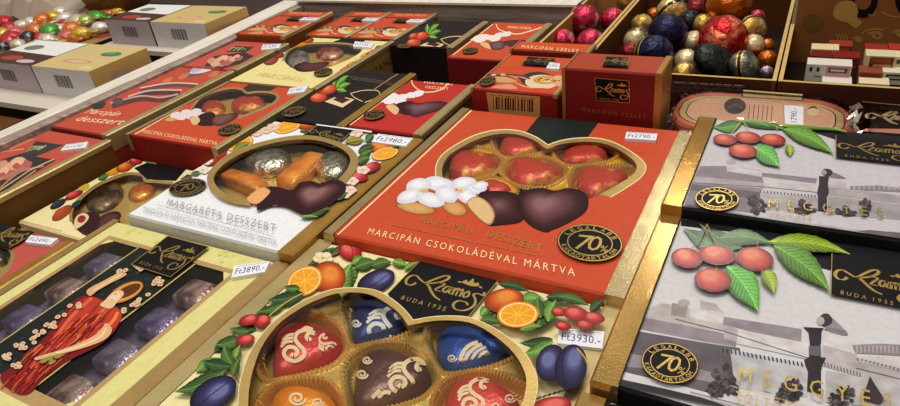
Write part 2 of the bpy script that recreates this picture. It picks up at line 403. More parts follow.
TABLE = -0.2
class Pack:
    """A flat carton: lid with its printing, foil side bands, and what is set into it."""
    def __init__(s, name, label, cat, x0, x1, y0, y1, z, top, side=None, zb=TABLE, group='chocolate boxes on the display stand', hole=None, front=None):
        s.x0, s.x1, s.y0, s.y1, s.z = x0, x1, y0, y1, z
        s.root = root(name, ((x0+x1)/2, (y0+y1)/2, zb), label, cat, group)
        mb = MB(); c = .006; side = side or top; front = front or side
        o = [(x0+c, y0+c), (x1-c, y0+c), (x1-c, y1-c), (x0+c, y1-c)]; e = [(x0, y0), (x1, y0), (x1, y1), (x0, y1)]
        s.holes = [[at(p[0], p[1], z)[:2] for p in h] for h in (hole or [])]
        if s.holes: mb.plate(o, s.holes, z, top)
        else: mb.add([(*p, z) for p in o], [(0, 1, 2, 3)], top)
        vs = [(*p, z) for p in o]+[(*p, z-c) for p in e]+[(*p, zb) for p in e]
        mb.add(vs, [(0, 4, 5, 1), (4, 8, 9, 5)], front)
        mb.add(vs, [(1, 5, 6, 2), (2, 6, 7, 3), (3, 7, 4, 0), (5, 9, 10, 6), (6, 10, 11, 7), (7, 11, 8, 4), (8, 11, 10, 9)], side)
        for h in s.holes:               # cut edge of the card round the window
            n = len(h); mb.add([(*p, z) for p in h]+[(*p, z-.014) for p in h], [(i, (i+1) % n, n+(i+1) % n, n+i) for i in range(n)]+[(n+i, n+(i+1) % n, (i+1) % n, i) for i in range(n)], GOLDD)
        s.mb = mb; s.a = Art('z', z, mb); i_ = .0015; s.a.clip = (x0+i_, x1-i_, y0+i_, y1-i_); s.root['_c'] = list(s.a.clip)
    def bands(s, wl, wr, mat=None, drop=.075):     # foil bands wrapped over the left and right edges
        mat = mat or GOLDP
        for x0, x1, sg in ((s.x0, s.x0+wl, -1), (s.x1-wr, s.x1, 1)):
            if abs(x1-x0) < 1e-4: continue
            b = MB(); t = .003; xo = x0-t if sg < 0 else x1+t; xi = x1 if sg < 0 else x0; zz = s.z+t
            pr = [(xi, zz), (xo+(-sg)*.005, zz), (xo, zz-.005), (xo, s.z-drop)]
            vs = []
            for y in (s.y0-t, s.y1+t): vs += [(x, y, z) for x, z in pr]
            fs = [(i, i+4, i+5, i+1) if sg < 0 else (i+1, i+5, i+4, i) for i in range(3)]
            fs = [f[::-1] if False else f for f in fs]
            n0 = len(vs)
            vs += [(xi, s.y0-t, s.z-drop)]
            fs.append((0, 1, 2, 3, n0) if sg > 0 else (n0, 3, 2, 1, 0))
            vs += [(xi, s.y1+t, s.z-drop)]
            fs.append((7, 6, 5, 4, n0+1))
            b.add(vs, fs, mat); b.build('gold_band', s.root)
    def finish(s): return s.mb.build('lid', s.root)
    def film(s):
        b = MB()
        for h in s.holes: b.plate(h, [], s.z-.001, FILM_A)
        b.build('window_film', s.root)
    def tray(s, cells, zt, zf, top=None, wall=None, margin=1.06, ribs=True):
        """moulded tray: flat web with one ribbed well per sweet; cells are world outlines"""
        top = top or TRAYG; wall = wall or TRAYD; b = MB()
        for h in s.holes:
            cx = sum(p[0] for p in h)/len(h); cy = sum(p[1] for p in h)/len(h)
            out = [(min(s.x1-.02, max(s.x0+.02, cx+(p[0]-cx)*margin)), min(s.y1-.02, max(s.y0+.02, cy+(p[1]-cy)*margin))) for p in h]
            b.plate(out, cells, zt, top)
            x = [p[0] for p in out]; y = [p[1] for p in out]
            b.add([(min(x), min(y), zf-.002), (max(x), min(y), zf-.002), (max(x), max(y), zf-.002), (min(x), max(y), zf-.002)], [(0, 1, 2, 3)], wall)
        for c in cells:
            if ribs:
                q = []
                for i in range(len(c)):
                    p0 = c[i]; p1 = c[(i+1) % len(c)]
                    q += [p0, ((p0[0]*2+p1[0])/3, (p0[1]*2+p1[1])/3), ((p0[0]+2*p1[0])/3, (p0[1]+2*p1[1])/3)]
            else: q = c
            n = len(q); cx = sum(p[0] for p in q)/n; cy = sum(p[1] for p in q)/n; rings = []
            for zz, k, am in ((zt, 1.10, 0), (zt+.006, 1.07, 0.0), (zt+.009, 1.03, 0.0), (zt+.004, .985, .014), (zt-.006, .955, .034), (zf+.006, .88, .034), (zf, .82, 0)):
                zo = .0035 if zz > zt+.001 else 0
                rings.append([(cx+(p[0]-cx)*(k+(am if i % 2 else -am)), cy+(p[1]-cy)*(k+(am if i % 2 else -am)), zz+(zo if i % 2 else -zo)) for i, p in enumerate(q)])
            vs = [p for r in rings for p in r]
            fs = [(r*n+i, (r+1)*n+i, (r+1)*n+(i+1) % n, r*n+(i+1) % n) for r in range(6) for i in range(n)]
            a2 = sum(q[i][0]*q[(i+1) % n][1]-q[(i+1) % n][0]*q[i][1] for i in range(n))
            if a2 < 0: fs = [f[::-1] for f in fs]
            b.add(vs, fs, wall)
        b.build('tray', s.root)

def outline(px, z, n=5): return [at(p[0], p[1], z)[:2] for p in smc(px, n)]
def grow(o, k):
    cx = sum(p[0] for p in o)/len(o); cy = sum(p[1] for p in o)/len(o)
    return [(cx+(p[0]-cx)*k, cy+(p[1]-cy)*k) for p in o]
class Dome:
    """a moulded sweet: domed body over an outline"""
    PR = [(1.0, 0), (1.03, .18), (1.0, .4), (.93, .66), (.8, .86), (.6, .96), (.35, 1.0), (.1, 1.0)]
    def __init__(s, o, z0, h):
        s.o = o; s.z0 = z0; s.h = h; s.cx = sum(p[0] for p in o)/len(o); s.cy = sum(p[1] for p in o)/len(o)
    def height(s, x, y):
        t = math.atan2(y-s.cy, x-s.cx); best = None; R = 1e-6
        for i in range(len(s.o)):
            a = s.o[i]; b = s.o[(i+1) % len(s.o)]
            ax, ay, bx, by = a[0]-s.cx, a[1]-s.cy, b[0]-s.cx, b[1]-s.cy
            dx, dy = math.cos(t), math.sin(t); den = dx*(by-ay)-dy*(bx-ax)
            if abs(den) < 1e-12: continue
            k = (ax*(by-ay)-ay*(bx-ax))/den; u = (ax*dy-ay*dx)/den
            if k > 0 and -1e-6 <= u <= 1+1e-6: R = max(R, k)
        f = math.hypot(x-s.cx, y-s.cy)/R
        pr = s.PR[::-1]
        for (k0, h0), (k1, h1) in zip(pr, pr[1:]):
            if f <= k0: return h0*s.h
            if k0 <= f <= k1: return (h0+(h1-h0)*(f-k0)/(k1-k0))*s.h
        return .4*s.h
    def mesh(s, mat, dent=0):
        b = MB(); n = len(s.o); vs = [(s.cx+(p[0]-s.cx)*k, s.cy+(p[1]-s.cy)*k, s.z0+h*s.h) for k, h in s.PR for p in s.o]
        m = len(s.PR); vs += [(s.cx, s.cy, s.z0+s.h)]
        fs = [(r*n+i, r*n+(i+1) % n, (r+1)*n+(i+1) % n, (r+1)*n+i) for r in range(m-1) for i in range(n)]
        fs += [((m-1)*n+i, (m-1)*n+(i+1) % n, m*n) for i in range(n)]; fs += [tuple(range(n))[::-1]]
        a2 = sum(s.o[i][0]*s.o[(i+1) % n][1]-s.o[(i+1) % n][0]*s.o[i][1] for i in range(n))
        if a2 < 0: fs = [f[::-1] for f in fs]
        b.add(vs, fs, mat, True); return b
    def swirl(s, b, mat, pts, wpx, lift=.0018):
        q = smo(pts, 5); L = []; Rr = []
        for i in range(len(q)):
            a = q[max(0, i-1)]; c = q[min(len(q)-1, i+1)]; dx, dy = c[0]-a[0], c[1]-a[1]; l = math.hypot(dx, dy) or 1
            for sg, out in ((1, L), (-1, Rr)):
                px, py = q[i][0]-sg*dy/l*wpx/2, q[i][1]+sg*dx/l*wpx/2; z = s.z0+s.h*.8
                for _ in range(3):
                    p = at(px, py, z); z = s.z0+s.height(p.x, p.y)+lift
                p = at(px, py, z); p.z = z; out.append(p)
        n = len(L); fs = []
        for i in range(n-1):
            f = (i, i+1, n+i+1, n+i); c = (L[i+1]-L[i]).cross(Rr[i]-L[i]).z
            fs.append(f if c > 0 else f[::-1])
        b.add(L+Rr, fs, mat, True)
def spiral(cx, cy, r, turns=1.6, sq=.8, a0=0, sgn=1, n=18):
    return [(cx+r*(1-.8*i/n)*math.cos(a0+sgn*turns*2*math.pi*i/n), cy+sq*r*(1-.8*i/n)*math.sin(a0+sgn*turns*2*math.pi*i/n)) for i in range(n+1)]
def bar(name, quad, z, h, mat, label, group, zb=None):
    """a wrapped bar: top outline (4 picture points at height z) with soft edges"""
    t = [at(p[0], p[1], z) for p in quad]; c = sum(t, Vector())/4; b = MB(); rings = []
    q = smc([tuple(p) for p in t], 3); 
    q = []
    for i in range(4):
        p = t[i]; a = t[i-1]; d = t[(i+1) % 4]
        q += [p+(a-p)*.14, p+(a-p)*.03+(d-p)*.03, p+(d-p)*.14]
    for k, zz in ((.8, z), (.94, z-.006), (1.0, z-.02), (1.03, z-h*.6), (1.0, z-h)):
        rings.append([Vector((c.x+(p.x-c.x)*k, c.y+(p.y-c.y)*k, zz)) for p in q])
    n = len(q); vs = [p for r in rings for p in r]
    fs = [(r*n+i, (r+1)*n+i, (r+1)*n+(i+1) % n, r*n+(i+1) % n) for r in range(4) for i in range(n)]+[tuple(range(n)), tuple(range(4*n, 5*n))[::-1]]
    a2 = sum(q[i].x*q[(i+1) % n].y-q[(i+1) % n].x*q[i].y for i in range(n))
    if a2 < 0: fs = [f[::-1] for f in fs]
    b.add(vs, fs, mat, True); o = b.build(name); tag(o, label, 'chocolate', group); return o
def cells_for(outs, g):
    res = []
    for i, o in enumerate(outs):
        cx = sum(p[0] for p in o)/len(o); cy = sum(p[1] for p in o)/len(o); c = []
        for p in o:
            dx, dy = p[0]-cx, p[1]-cy; l = math.hypot(dx, dy); d = 9
            for j, q in enumerate(outs):
                if j != i: d = min(d, min(math.hypot(p[0]-a[0], p[1]-a[1]) for a in q))
            e = min(g, .36*d); c.append((p[0]+dx/l*e, p[1]+dy/l*e))
        res.append(c)
    return res
def sweet(name, label, px, z0, h, mat, group, zmid=None, swirls=(), smat=None, n=5):
    o = outline(px, zmid if zmid is not None else z0+h*.4, n)
    d = Dome(o, z0, h); ob = d.mesh(mat).build(name); tag(ob, label, 'chocolate', group)
    if swirls:
        b = MB()
        for pts, w in swirls: d.swirl(b, smat, pts, w)
        s = b.build('printed_swirl', None); Delta = Vector(s['_o'])-Vector(ob['_o']); s.parent = ob; s.location = Delta*S
    return ob, o

# ================================================================== the shop itself
FLOOR = -3.4
def tiles():
    m, nt, b_ = base('floor_tiles'); tc = nt.nodes.new('ShaderNodeTexCoord'); br = nt.nodes.new('ShaderNodeTexBrick'); br.offset = 0
    br.inputs['Scale'].default_value = 2.2; br.inputs['Color1'].default_value = (.36, .30, .23, 1); br.inputs['Color2'].default_value = (.33, .27, .2, 1); br.inputs['Mortar'].default_value = (.12, .1, .08, 1); br.inputs['Mortar Size'].default_value = .01
    br.inputs['Brick Width'].default_value = .8; br.inputs['Row Height'].default_value = .8
    nt.links.new(tc.outputs['Object'], br.inputs['Vector']); nt.links.new(br.outputs['Color'], b_.inputs['Base Color']); b_.inputs['Roughness'].default_value = .4; return m
m_ = MB(); m_.box(-14, 12, -8, 20, FLOOR-.3, FLOOR, tiles()); o_ = m_.build('floor'); o_['kind'] = 'structure'; o_['label'] = 'tiled shop floor'
m_ = MB(); m_.box(-14, 12, 20, 20.4, FLOOR, 6.6, P(206, 190, 164, .8, .06, 6)); o_ = m_.build('wall_back'); o_['kind'] = 'structure'; o_['label'] = 'plain pale wall at the far side of the shop'
# ================================================================== display stand
st = root('display_stand', (-.9, 1.8, -.26), 'pale wooden display stand holding all the boxes, with a whitewashed side rail and back plank', 'display stand')
wood_l = WOOD('whitewashed_wood', (216, 204, 186), (244, 237, 225), 18, (14, 1, 14)); wood_b = WOOD('weathered_plank', (124, 106, 94), (190, 172, 158), 9, (1, 16, 16))
wood_d = WOOD('dark_board', (40, 28, 22), (66, 46, 34), 10)
b = MB(); b.box(-3.0, 1.6, -.1, 3.95, TABLE-.06, TABLE, wood_d); b.build('board', st)
b = MB(); b.box(-2.9, 1.5, .05, 3.85, FLOOR, TABLE-.06, wood_d); b.build('base_cabinet', st)
b = MB()
L = [(-2.93, .2), (-2.93, 1.36), (-2.93, 2.4), (-2.98, 3.37)]; R = [(-3.015, .2), (-3.02, 1.33), (-3.06, 2.3), (-3.15, 3.37)]
for A, B in zip(range(3), range(1, 4)):
    for zz0, zz1 in ((TABLE-.06, .04),):
        p = [L[A], L[B], R[B], R[A]]
        vs = [(*q, zz0) for q in p]+[(*q, zz1) for q in p]
        b.add(vs, [(4, 5, 6, 7), (0, 1, 5, 4), (2, 3, 7, 6)]+([(3, 0, 4, 7)] if A == 0 else [])+([(1, 2, 6, 5)] if A == 2 else []), wood_l)
b.build('side_rail', st)
b = MB()                                # a narrow unpainted strip along the inside of the rail
for A, B in zip(range(3), range(1, 4)):
    p = [(L[A][0]+.03, L[A][1]), (L[B][0]+.03, L[B][1]), L[B], L[A]]
    vs = [(*q, TABLE) for q in p]+[(*q, .022) for q in p]
    b.add(vs, [(4, 5, 6, 7), (0, 1, 5, 4)]+([(3, 0, 4, 7)] if A == 0 else [])+([(1, 2, 6, 5)] if A == 2 else []), wood_b)
b.build('rail_lining', st)
b = MB(); p = [(-2.98, 3.32), (-1.09, 3.34), (-1.09, 3.42), (-2.98, 3.42)]
vs = [(*q, TABLE) for q in p]+[(*p[0], .06), (*p[1], .056), (*p[2], .056), (*p[3], .06)]
b.add(vs, [(0, 1, 5, 4), (1, 2, 6, 5), (2, 3, 7, 6), (3, 0, 4, 7)], wood_b)
b.add([(-2.98, 3.30, .062), (-1.08, 3.32, .058), (-1.08, 3.95, .058), (-3.4, 3.95, .062)], [(0, 1, 2, 3)], wood_l)
b.add([(-2.98, 3.30, .05), (-1.08, 3.32, .046), (-2.98, 3.30, .062), (-1.08, 3.32, .058)], [(0, 1, 3, 2)], wood_l)
b.build('back_plank', st)

# ================================================================== big red box
pk = Pack('chocolate_box', 'large red box with gold heart window, printed almond blossom and 70% seal, in the middle', 'box of chocolates', -1.144, -.263, 1.156, 2.062, 0, RED,
          hole=[smc([(442,172),(443,164),(449,155),(462,146.5),(480,138),(500,133.5),(518,134.5),(534,140),(547,149),(560,144.5),(578,142),(597,142.2),(612,146),(625,153.5),(634,161),(636.5,168),(631,176),(617,185),(602,193),(588,201),(560,205),(520,205),(490,198),(470,190),(447,184)], 3)])
a = pk.a
a.poly(P(28, 36, 34), [(539,116),(599,122),(585,141),(560,146),(548,147),(534,141),(526,132)])
a.line(CREAMLINE, [(335.8,236.4),(471.6,110.2)], 1.3, False); a.line(CREAMLINE, [(610.6,292),(685,131)], 1.3, False)
O = [(436,179),(435.6,171),(437,163),(443,154),(458,143.5),(478,134),(500,129.7),(520,131),(536,137),(548,145)]
I = [(443,179),(442,171),(443.5,164),(449,155.5),(462,147),(480,138.3),(500,133.8),(518,134.8),(534,140.3),(547,149)]
a.band(GOLD, O, I); a.line(P(238, 222, 170), O, 1.0)
O = [(548,145),(560,140.7),(578,138),(597,138.2),(614,142.5),(630,151),(642,160),(646,168),(640,178),(625,188.5),(609,198),(592,207)]
I = [(547,149),(560,144.5),(578,142),(597,142.3),(612,146.3),(625,153.8),(634,161),(636.8,168),(631,176),(617,185),(602,193),(586,202)]
a.band(GOLD, O, I); a.line(P(238, 222, 170), O, 1.0)
# red ground seen between the blossom and the sweets
a.poly(RED, [(436,181),(448,184),(470,190),(482,196),(470,208),(440,205)])
a.poly(RED, [(590,206),(586,200),(600,194.5),(611,197),(592,212)])
almond(a, 416, 208, 22, 6.5, 8); almond(a, 455, 208.5, 14, 7.5, 14)
FW1 = P(240, 240, 244); FW2 = P(216, 216, 226)
for cx, cy, rx, ry, an in ((438.6,184,12,6,10),(418.5,185,9.5,5.5,-8),(410,196,10,5.5,-15),(430,199.5,11,5.5,15),(447,194,9,7,20),(463.7,183,9,5,-10),(475.5,189,9,4.6,-12),(467,196,8,6,30),(480,186,6,3.5,-15)):
    [a.ell(P(int(214+26*t), int(214+26*t), int(226+18*t)), cx-.4*t, cy-.6*t, rx*1.36*(1-.6*t), ry*1.25*(1-.6*t), an, 18, .14) for t in (0, .25, .5, .75, 1)]
for cx, cy in ((425,190.5),(460,190.5)):
    a.ell(P(236, 200, 130), cx, cy, 3.4, 2, 0, 9)
    for k in range(6): a.line(P(222, 160, 80), [(cx, cy), (cx+6*math.cos(k), cy+3*math.sin(k))], .5, False)
nest(a, [P(40, 16, 18), P(66, 32, 34), P(120, 84, 84)], [(479,194),(490,191),(502,191),(516,194),(524,205),(522,221),(500,225),(488,225),(480,214)], [1, .6, .12], (-2, -3))
a.poly(P(176, 130, 90), [(466.5,203),(477,196.5),(489,203),(495,215),(490,225),(478,218)], True)
a.poly(CUT, [(467.5,203),(477,197.5),(487.5,203.5),(493.5,215),(489,223.5),(478.5,217)], True)
nest(a, [P(40, 14, 18), P(62, 28, 32), P(96, 54, 60), P(140, 98, 102)], [(517,200),(526,190.5),(542,188),(555,190.5),(567,188),(581,190.5),(588,198),(586,211),(570,222),(553,229.5),(545,232),(531,226),(520,214)], [1, .8, .62, .25], (-12, -4))
a.text(CREAMLINE, 'MARCIPÁN CSOKOLÁDÉVAL MÁRTVA', (367,233.8), (575,276.2), (370,227.6), 1.35)
a.text(FOILTXT, 'MARCIPÁN', (420,222.5), (472,233.5), (422,216.5), 1.5); a.text(FOILTXT, 'DESSZERT', (487,236.5), (541,252), (489,229.5), 1.4)
a.line(FOILTXT, [(391,224.5),(536,255)], .5, False)
pk.finish(); pk.bands(.036, .052, G(206, 186, 136, .17, .8, .13, 900)); pk.film(); redbox = pk
GR = 'red foil marzipan hearts in the large red box'
ZT, ZF = -.03, -.06
FR = FO((206, 74, 56), (226, 156, 74), 60, .56, .62, .36, .3)
sp = [('furthest left', [(449,166),(452,156),(462,152),(476,153),(490,156),(496,163),(493,170),(480,176),(462,178),(451,174)]),
      ('just under the dark label', [(500,147),(503,140),(514,138),(528,140),(538,145),(541,150),(532,154),(515,157.5),(504,155)]),
      ('in the middle of the tray', [(509,172),(513,163),(524,160),(536,163),(548,164),(558,170),(560,175),(550,181),(530,185.5),(515,183)]),
      ('at the back of the right lobe', [(562,157),(566,150),(580,147),(596,148),(606,151.5),(607,157),(600,162),(583,165),(568,164)]),
      ('furthest right', [(577,180),(581,172),(592,169.5),(606,171.5),(622,172),(629,177),(622,186),(605,194),(590,196.5),(580,190)]),
      ('half hidden by the white blossom', [(476,190),(483,184),(495,182.5),(508,187),(512,192),(500,198),(484,197)])]
outs = []
for t, px in sp: outs.append(sweet('foil_chocolate', 'red foil heart in the large red box, '+t, px, ZF+.001, .048, FR, GR, -.035)[1])
pk.tray(cells_for(outs, .05), ZT, ZF, GOLDY, TRAYD, 1.12)
seal_on(pk.root, 0, 590, 242.7, 33, 18.5, 6)
tag_on(pk.root, 'z', 0, [(626.5,131.8),(657.5,133.6),(656,140.3),(625,138.3)], 'Ft2790.-')

# ================================================================== fruit box in front
HO = [(238,405),(240,382),(250,352),(268,327),(287,311),(305.6,299.5),(330,290),(353,287.7),(375,290),(390,297.5),(403.6,308.4),(413.3,320)]
HI = [(248,405),(250.5,380),(260,350),(276,326.5),(293,313),(310,303),(332,294.5),(353,292.3),(371,295),(386,303),(399,313),(408,325.5)]
HO2 = [(413.3,320),(433.8,316.5),(457,316),(475,319),(500,331.6),(523,350.5),(535.4,372),(537.4,387),(534,404.5)]
HI2 = [(408,325.5),(432,321),(455,320.5),(475,324.3),(497,337.5),(515,354.5),(525,373),(526,388),(522,404.5)]
LO = [(238,405),(243,440),(270,490),(320,535),(390,560),(440,530),(490,475),(520,435),(534,404.5)]
LI = [(248,405),(253,437),(279,483),(326,525),(388,547),(432,520),(478,470),(507,432),(522,404.5)]
pk = Pack('chocolate_box', 'cream box printed with oranges, plums and cherries, with gold heart window and 3930 sticker', 'box of chocolates', -1.168, -.262, .2, 1.15, -.03, CREAM,
          hole=[smo(HI, 3)[:-1]+smo(HI2, 3)[:-1]+smo(LI, 3)[1:-1][::-1]])
a = pk.a; print('hole pts', len(pk.holes[0]))
a.line(DARKLINE, [(156.5,405.8),(331,240)], 1.0, False); a.line(DARKLINE, [(572,405),(607,322)], 1.0, False)
G1, G2, G3 = (62, 92, 40), (44, 68, 36), (92, 130, 52)
# left side
leaf(a, (340,296), (362,258), 18, G3); leaf(a, (300,268), (322,262), 12, G2); leaf(a, (346,292), (338,262), 12, G1); leaf(a, (276,312), (246,306), 12, G1); leaf(a, (256,330), (236,322), 10, G2); leaf(a, (214,352), (240,338), 12, G2); leaf(a, (196,372), (222,358), 12, G3)
leaf(a, (317,268), (334,247), 12, G2); leaf(a, (331,256), (345,246), 7, G2); a.line(P(150, 110, 60), [(318,262),(332,255),(345,250)], 1.2)
flower(a, 323, 258, 9, .6, 20, (240, 222, 180), (206, 190, 140), (200, 150, 60))
ball(a, 350, 251.5, 12, 9, 15, REDF, -.1); a.line(P(120, 24, 30), [(350,244),(353,252),(351,259)], .8)
leaf(a, (352,264), (366,258), 10, G3); leaf(a, (355,268), (378,262), 13, G1); leaf(a, (372,266), (392,262), 11, G1); leaf(a, (392,262), (408,266), 9, G3); leaf(a, (404,270), (418,262), 6, G3)
leaf(a, (342,298), (352,262), 16, G3)
ball(a, 329, 277, 17, 16, 20, WORG, .05, -.1); orange_slice(a, 304.5, 281, 19, 14, -28)
ball(a, 376, 281, 20, 10.5, -22, PLUM, .15, -.15); a.line(P(24, 22, 44), [(361,292),(375,284),(390,273)], .8)
leaf(a, (304,293), (267,300), 14, G2); leaf(a, (285,303), (256,312), 9, G1); leaf(a, (300,288), (283,287), 8, G1); a.line(P(200, 170, 90), [(262,322),(285,303),(305,292)], 1.1)
ball(a, 262, 321, 9, 6.5, -20, REDF, .1); ball(a, 248.6, 320, 10, 5.5, -15, REDF, .1)
leaf(a, (250,331), (229,328), 8, G1); leaf(a, (240,338), (215,345), 13, G1)
ball(a, 245, 340, 10, 5.5, -14, REDF, .1)
leaf(a, (231,366), (202,361), 14, G2); leaf(a, (232,364), (224,345), 14, G1); leaf(a, (236,360), (240,345), 9, G3); leaf(a, (226,370), (174,392), 17, G1); leaf(a, (233,377), (240,358), 9, G1)
a.line(P(120, 70, 40), [(224,371),(234,376),(240,384)], 1.3); a.line(P(110, 90, 40), [(230,366),(240,352),(247,343)], .8)
ball(a, 213, 394, 26, 15, -32, PLUM, .12, -.1); a.line(P(22, 18, 40), [(196,408),(210,396),(228,382)], .9)
ball(a, 244, 392, 6, 10, 10, PLUM, .1, -.1)
# right side
leaf(a, (494,318), (512,290), 14, G1); leaf(a, (536,330), (556,296), 20, G1); leaf(a, (488,312), (505,294), 12, G3); leaf(a, (520,300), (545,300), 14, G3); leaf(a, (590,312), (604,300), 10, G2)
leaf(a, (492,308), (503,290), 11, G3); leaf(a, (480,316), (494,305), 10, G3); leaf(a, (480,320), (502,323), 9, G1)
leaf(a, (498,284), (530,292), 9, G2); leaf(a, (546,297), (575,300), 10, G2); leaf(a, (556,296), (590,306), 10, G1)
ball(a, 504, 300.5, 20, 12, -8, WORG, .05, -.2)
leaf(a, (541,318), (538,296), 14, G1); leaf(a, (548,322), (556,300), 13, G3); leaf(a, (520,330), (541,326), 9, G3); orange_slice(a, 518, 314.5, 21, 13, -4)
for cx, cy, rx in ((559,312,8),(576,314,13),(563,326,8),(594,318,11),(585,325,9)): ball(a, cx, cy, rx, rx*.55, 8, REDF, -.1, -.2, cx > 570)
leaf(a, (553,339), (519,343), 11, G2); leaf(a, (553,341), (524,354), 14, G3)
ball(a, 551, 363, 15, 19, 18, PLUM, -.1, -.1); ball(a, 571, 367, 16, 23, 10, PLUM, .1, -.2); a.line(P(22, 18, 40), [(566,348),(562,365),(566,385)], .9)
a.line(P(190, 150, 60), [(577,348),(585,358),(588,366)], 1.6)
ball(a, 550, 408, 22, 11, -12, REDF, .1)
for k in range(7): a.line(P(40, 26, 20), [(533+k*5,401-k*1.6),(541+k*5,396-k*1.4)], 1.1, False)
for A, B in ((HO, HI), (HO2, HI2), (LO, LI)): a.band(GOLD, A, B)
for A in (HO, HO2): a.line(P(240, 224, 168), A, .8)
pk.finish(); pk.bands(.052, .05); pk.film()
label_on(pk.root, 'z', -.03, [(421,259.5),(498,280.5),(468,317),(387.5,293.8)], ((389,300),(469,322),(421,257)), .0095, False, False, [(421,259.5),(498,280.5),(468,317),(457,316),(433.8,316.5),(413.3,320),(403.6,308.4),(390,297.5),(387.5,293.8)])
GS, CRM = G(214, 190, 140, .4, .5), P(236, 214, 170)
def ornament(cx, cy, s, an=0, mir=1):
    ca, sa = math.cos(math.radians(an)), math.sin(math.radians(an))
    f = lambda x, y: (cx+s*(mir*x*ca-y*sa), cy+s*(mir*x*sa+y*ca)*.85)
    S1 = [f(*p) for p in ((.78,-.5),(.64,-.42),(.55,-.58),(.66,-.8),(.95,-.78),(.5,-.95),(.1,-.75),(.02,-.4),(.22,-.1),(.5,.2),(.5,.55),(.15,.82),(-.25,.75),(-.45,.42),(-.28,.1),(.05,.1),(.2,.35),(.05,.55),(-.12,.45))]
    out = [(S1, s*.19)]
    for k in range(3): out.append(([f(-.02-.03*k, -.66+.2*k), f(-.34-.03*k, -.58+.2*k), f(-.58-.02*k, -.28+.2*k)], s*.13))
    return out
B1 = FO((40, 52, 104), (70, 88, 150), 30, .4, .7, .3, .45); R1 = FO((196, 46, 54), (214, 84, 74), 25, .4, .7, .3, .4)
N1 = FO((92, 58, 52), (132, 96, 86), 30, .4, .7, .32, .4); O1 = FO((238, 140, 20), (250, 180, 50), 30, .4, .7, .3, .35)
GRP = 'foil hearts in the fruit-printed box'
fr = [('red foil heart chocolate with cream swirls, at the left of the fruit box', [(274,352),(277,334),(290,325),(306,323.5),(319,327),(332,333),(341.5,343),(336,355),(312,367),(287,375),(273,374)], R1, ornament(294,346,21,5)+ornament(327,346,12,-60)+[([(300,331),(306,327),(313,329)],2.2)]),
      ('blue foil heart with a silver swirl, at the top left lobe of the fruit box', [(352,327),(354,304),(372,299),(392,302),(404,311),(408,321),(396,334),(371,341.5),(356,343)], B1, ornament(381,323,23,12)+[(spiral(356,323,5),1.8),([(362,341),(375,338),(392,331)],3)]),
      ('brown foil heart with a cream swirl, in the middle of the fruit box', [(354,392),(358,366),(368,354),(382,350),(397,352),(412,359),(425,367),(429,381),(417,392),(396,402),(368,410),(356,408)], N1, ornament(402,376,23,8)+[(spiral(367,360,5),1.6),(spiral(362,374,6),2),([(376,402),(385,392),(400,396),(415,388),(422,382)],4),([(372,398),(380,390)],4)]),
      ('bright blue foil heart with a gold scroll, in the right lobe of the fruit box', [(437,343),(444,330),(460,325),(482,327),(500,338),(508,349),(497,359),(475,368),(452,371),(440,360)], FO((44, 76, 160), (74, 110, 190), 30, .4, .7, .28, .45), [([(460,360),(464,351),(470,345),(478,342)],4),([(465,360),(470,352),(476,347),(482,344)],3.6),([(471,360),(476,353),(481,349),(486,347)],3),([(477,359),(482,354),(487,351)],2.4),(spiral(452,358,5),1.5),(spiral(462,360,3),1.2),(spiral(486,353,4),1.4),([(468,365),(478,361),(486,357)],2.4)]),
      ('orange foil heart at the lower left of the heart window in the fruit box', [(272,404),(280,392),(298,388),(318,392),(334,401),(336,414),(310,430),(286,430),(274,418)], O1, [(spiral(297,398,9),2.6),(spiral(318,402,6),2)]),
      ('red foil heart chocolate with gold scrolls, at the bottom right of the fruit box', [(445,404),(452,388),(468,379.5),(485,380),(502,387),(518,400),(516,415),(490,430),(464,428),(448,418)], FO((208, 66, 58), (226, 100, 84), 25, .4, .7, .3, .35), ornament(471,397,21,-8)+[(spiral(510,398,6),1.6),(spiral(496,406,5),1.8)])]
outs = []
for lab, px, m, sw in fr: outs.append(sweet('foil_chocolate', lab, px, -.09, .05, m, GRP, -.066, sw, CRM if m is not B1 else P(226, 222, 214))[1])
outs.append(outline([(350,430),(372,420),(400,420),(424,428),(430,444),(400,462),(365,460),(350,446)], -.066))
pk.tray(cells_for(outs, .05)[:6]+[], -.06, -.092, TRAYG, TRAYD, 1.03)
tag_on(pk.root, 'z', -.03, [(559,327.8),(604.5,331.4),(602.5,348.6),(557.5,343)], 'Ft3930.-')

# ================================================================== white almond-orange box
O = [(250.6,206),(234,203.6),(220.5,198.6),(211,190),(207,178.5),(211,169),(222,158.3),(238,149),(260,142),(284,136.8),(304,135),(322,137),(338,141.4),(352,149),(358.5,160),(354,173),(342,187)]
I = [(250,200.5),(236,198),(225,193.5),(217,186.5),(213.5,178.5),(218,170),(228,161.3),(243,152.8),(262,146),(284,141),(304,139.2),(320,141),(334,145.2),(345.5,151.5),(350.5,160),(346,171),(334,184)]
pk = Pack('chocolate_box', 'white box with gold window ring, orange slices and printed chocolate heart, beside the red box', 'box of chocolates', -1.885, -1.172, 1.04, 1.79, -.01, P(240, 240, 243),
          hole=[smo(I, 3)[:-1]+[(322,192),(300,200),(275,206)]], side=P(150, 140, 112), front=P(206, 204, 200))
a = pk.a
a.line(P(60, 48, 20), [(274.5,256.5),(413.5,134.5)], .9, False)
a.line(P(158, 146, 116), [(125.5,214.5),(275,113)], 2.6, False)
OL = P(226, 84, 40)
leaf(a, (262,122), (282,117), 6, (60, 90, 50)); leaf(a, (250,132), (268,124), 7, (60, 80, 40)); leaf(a, (296,124), (318,122), 8, G1); leaf(a, (300,132), (318,126), 8, G1)
ball(a, 308, 124.5, 11, 5, -8, WORG); orange_slice(a, 287, 126.8, 14, 6, -14)
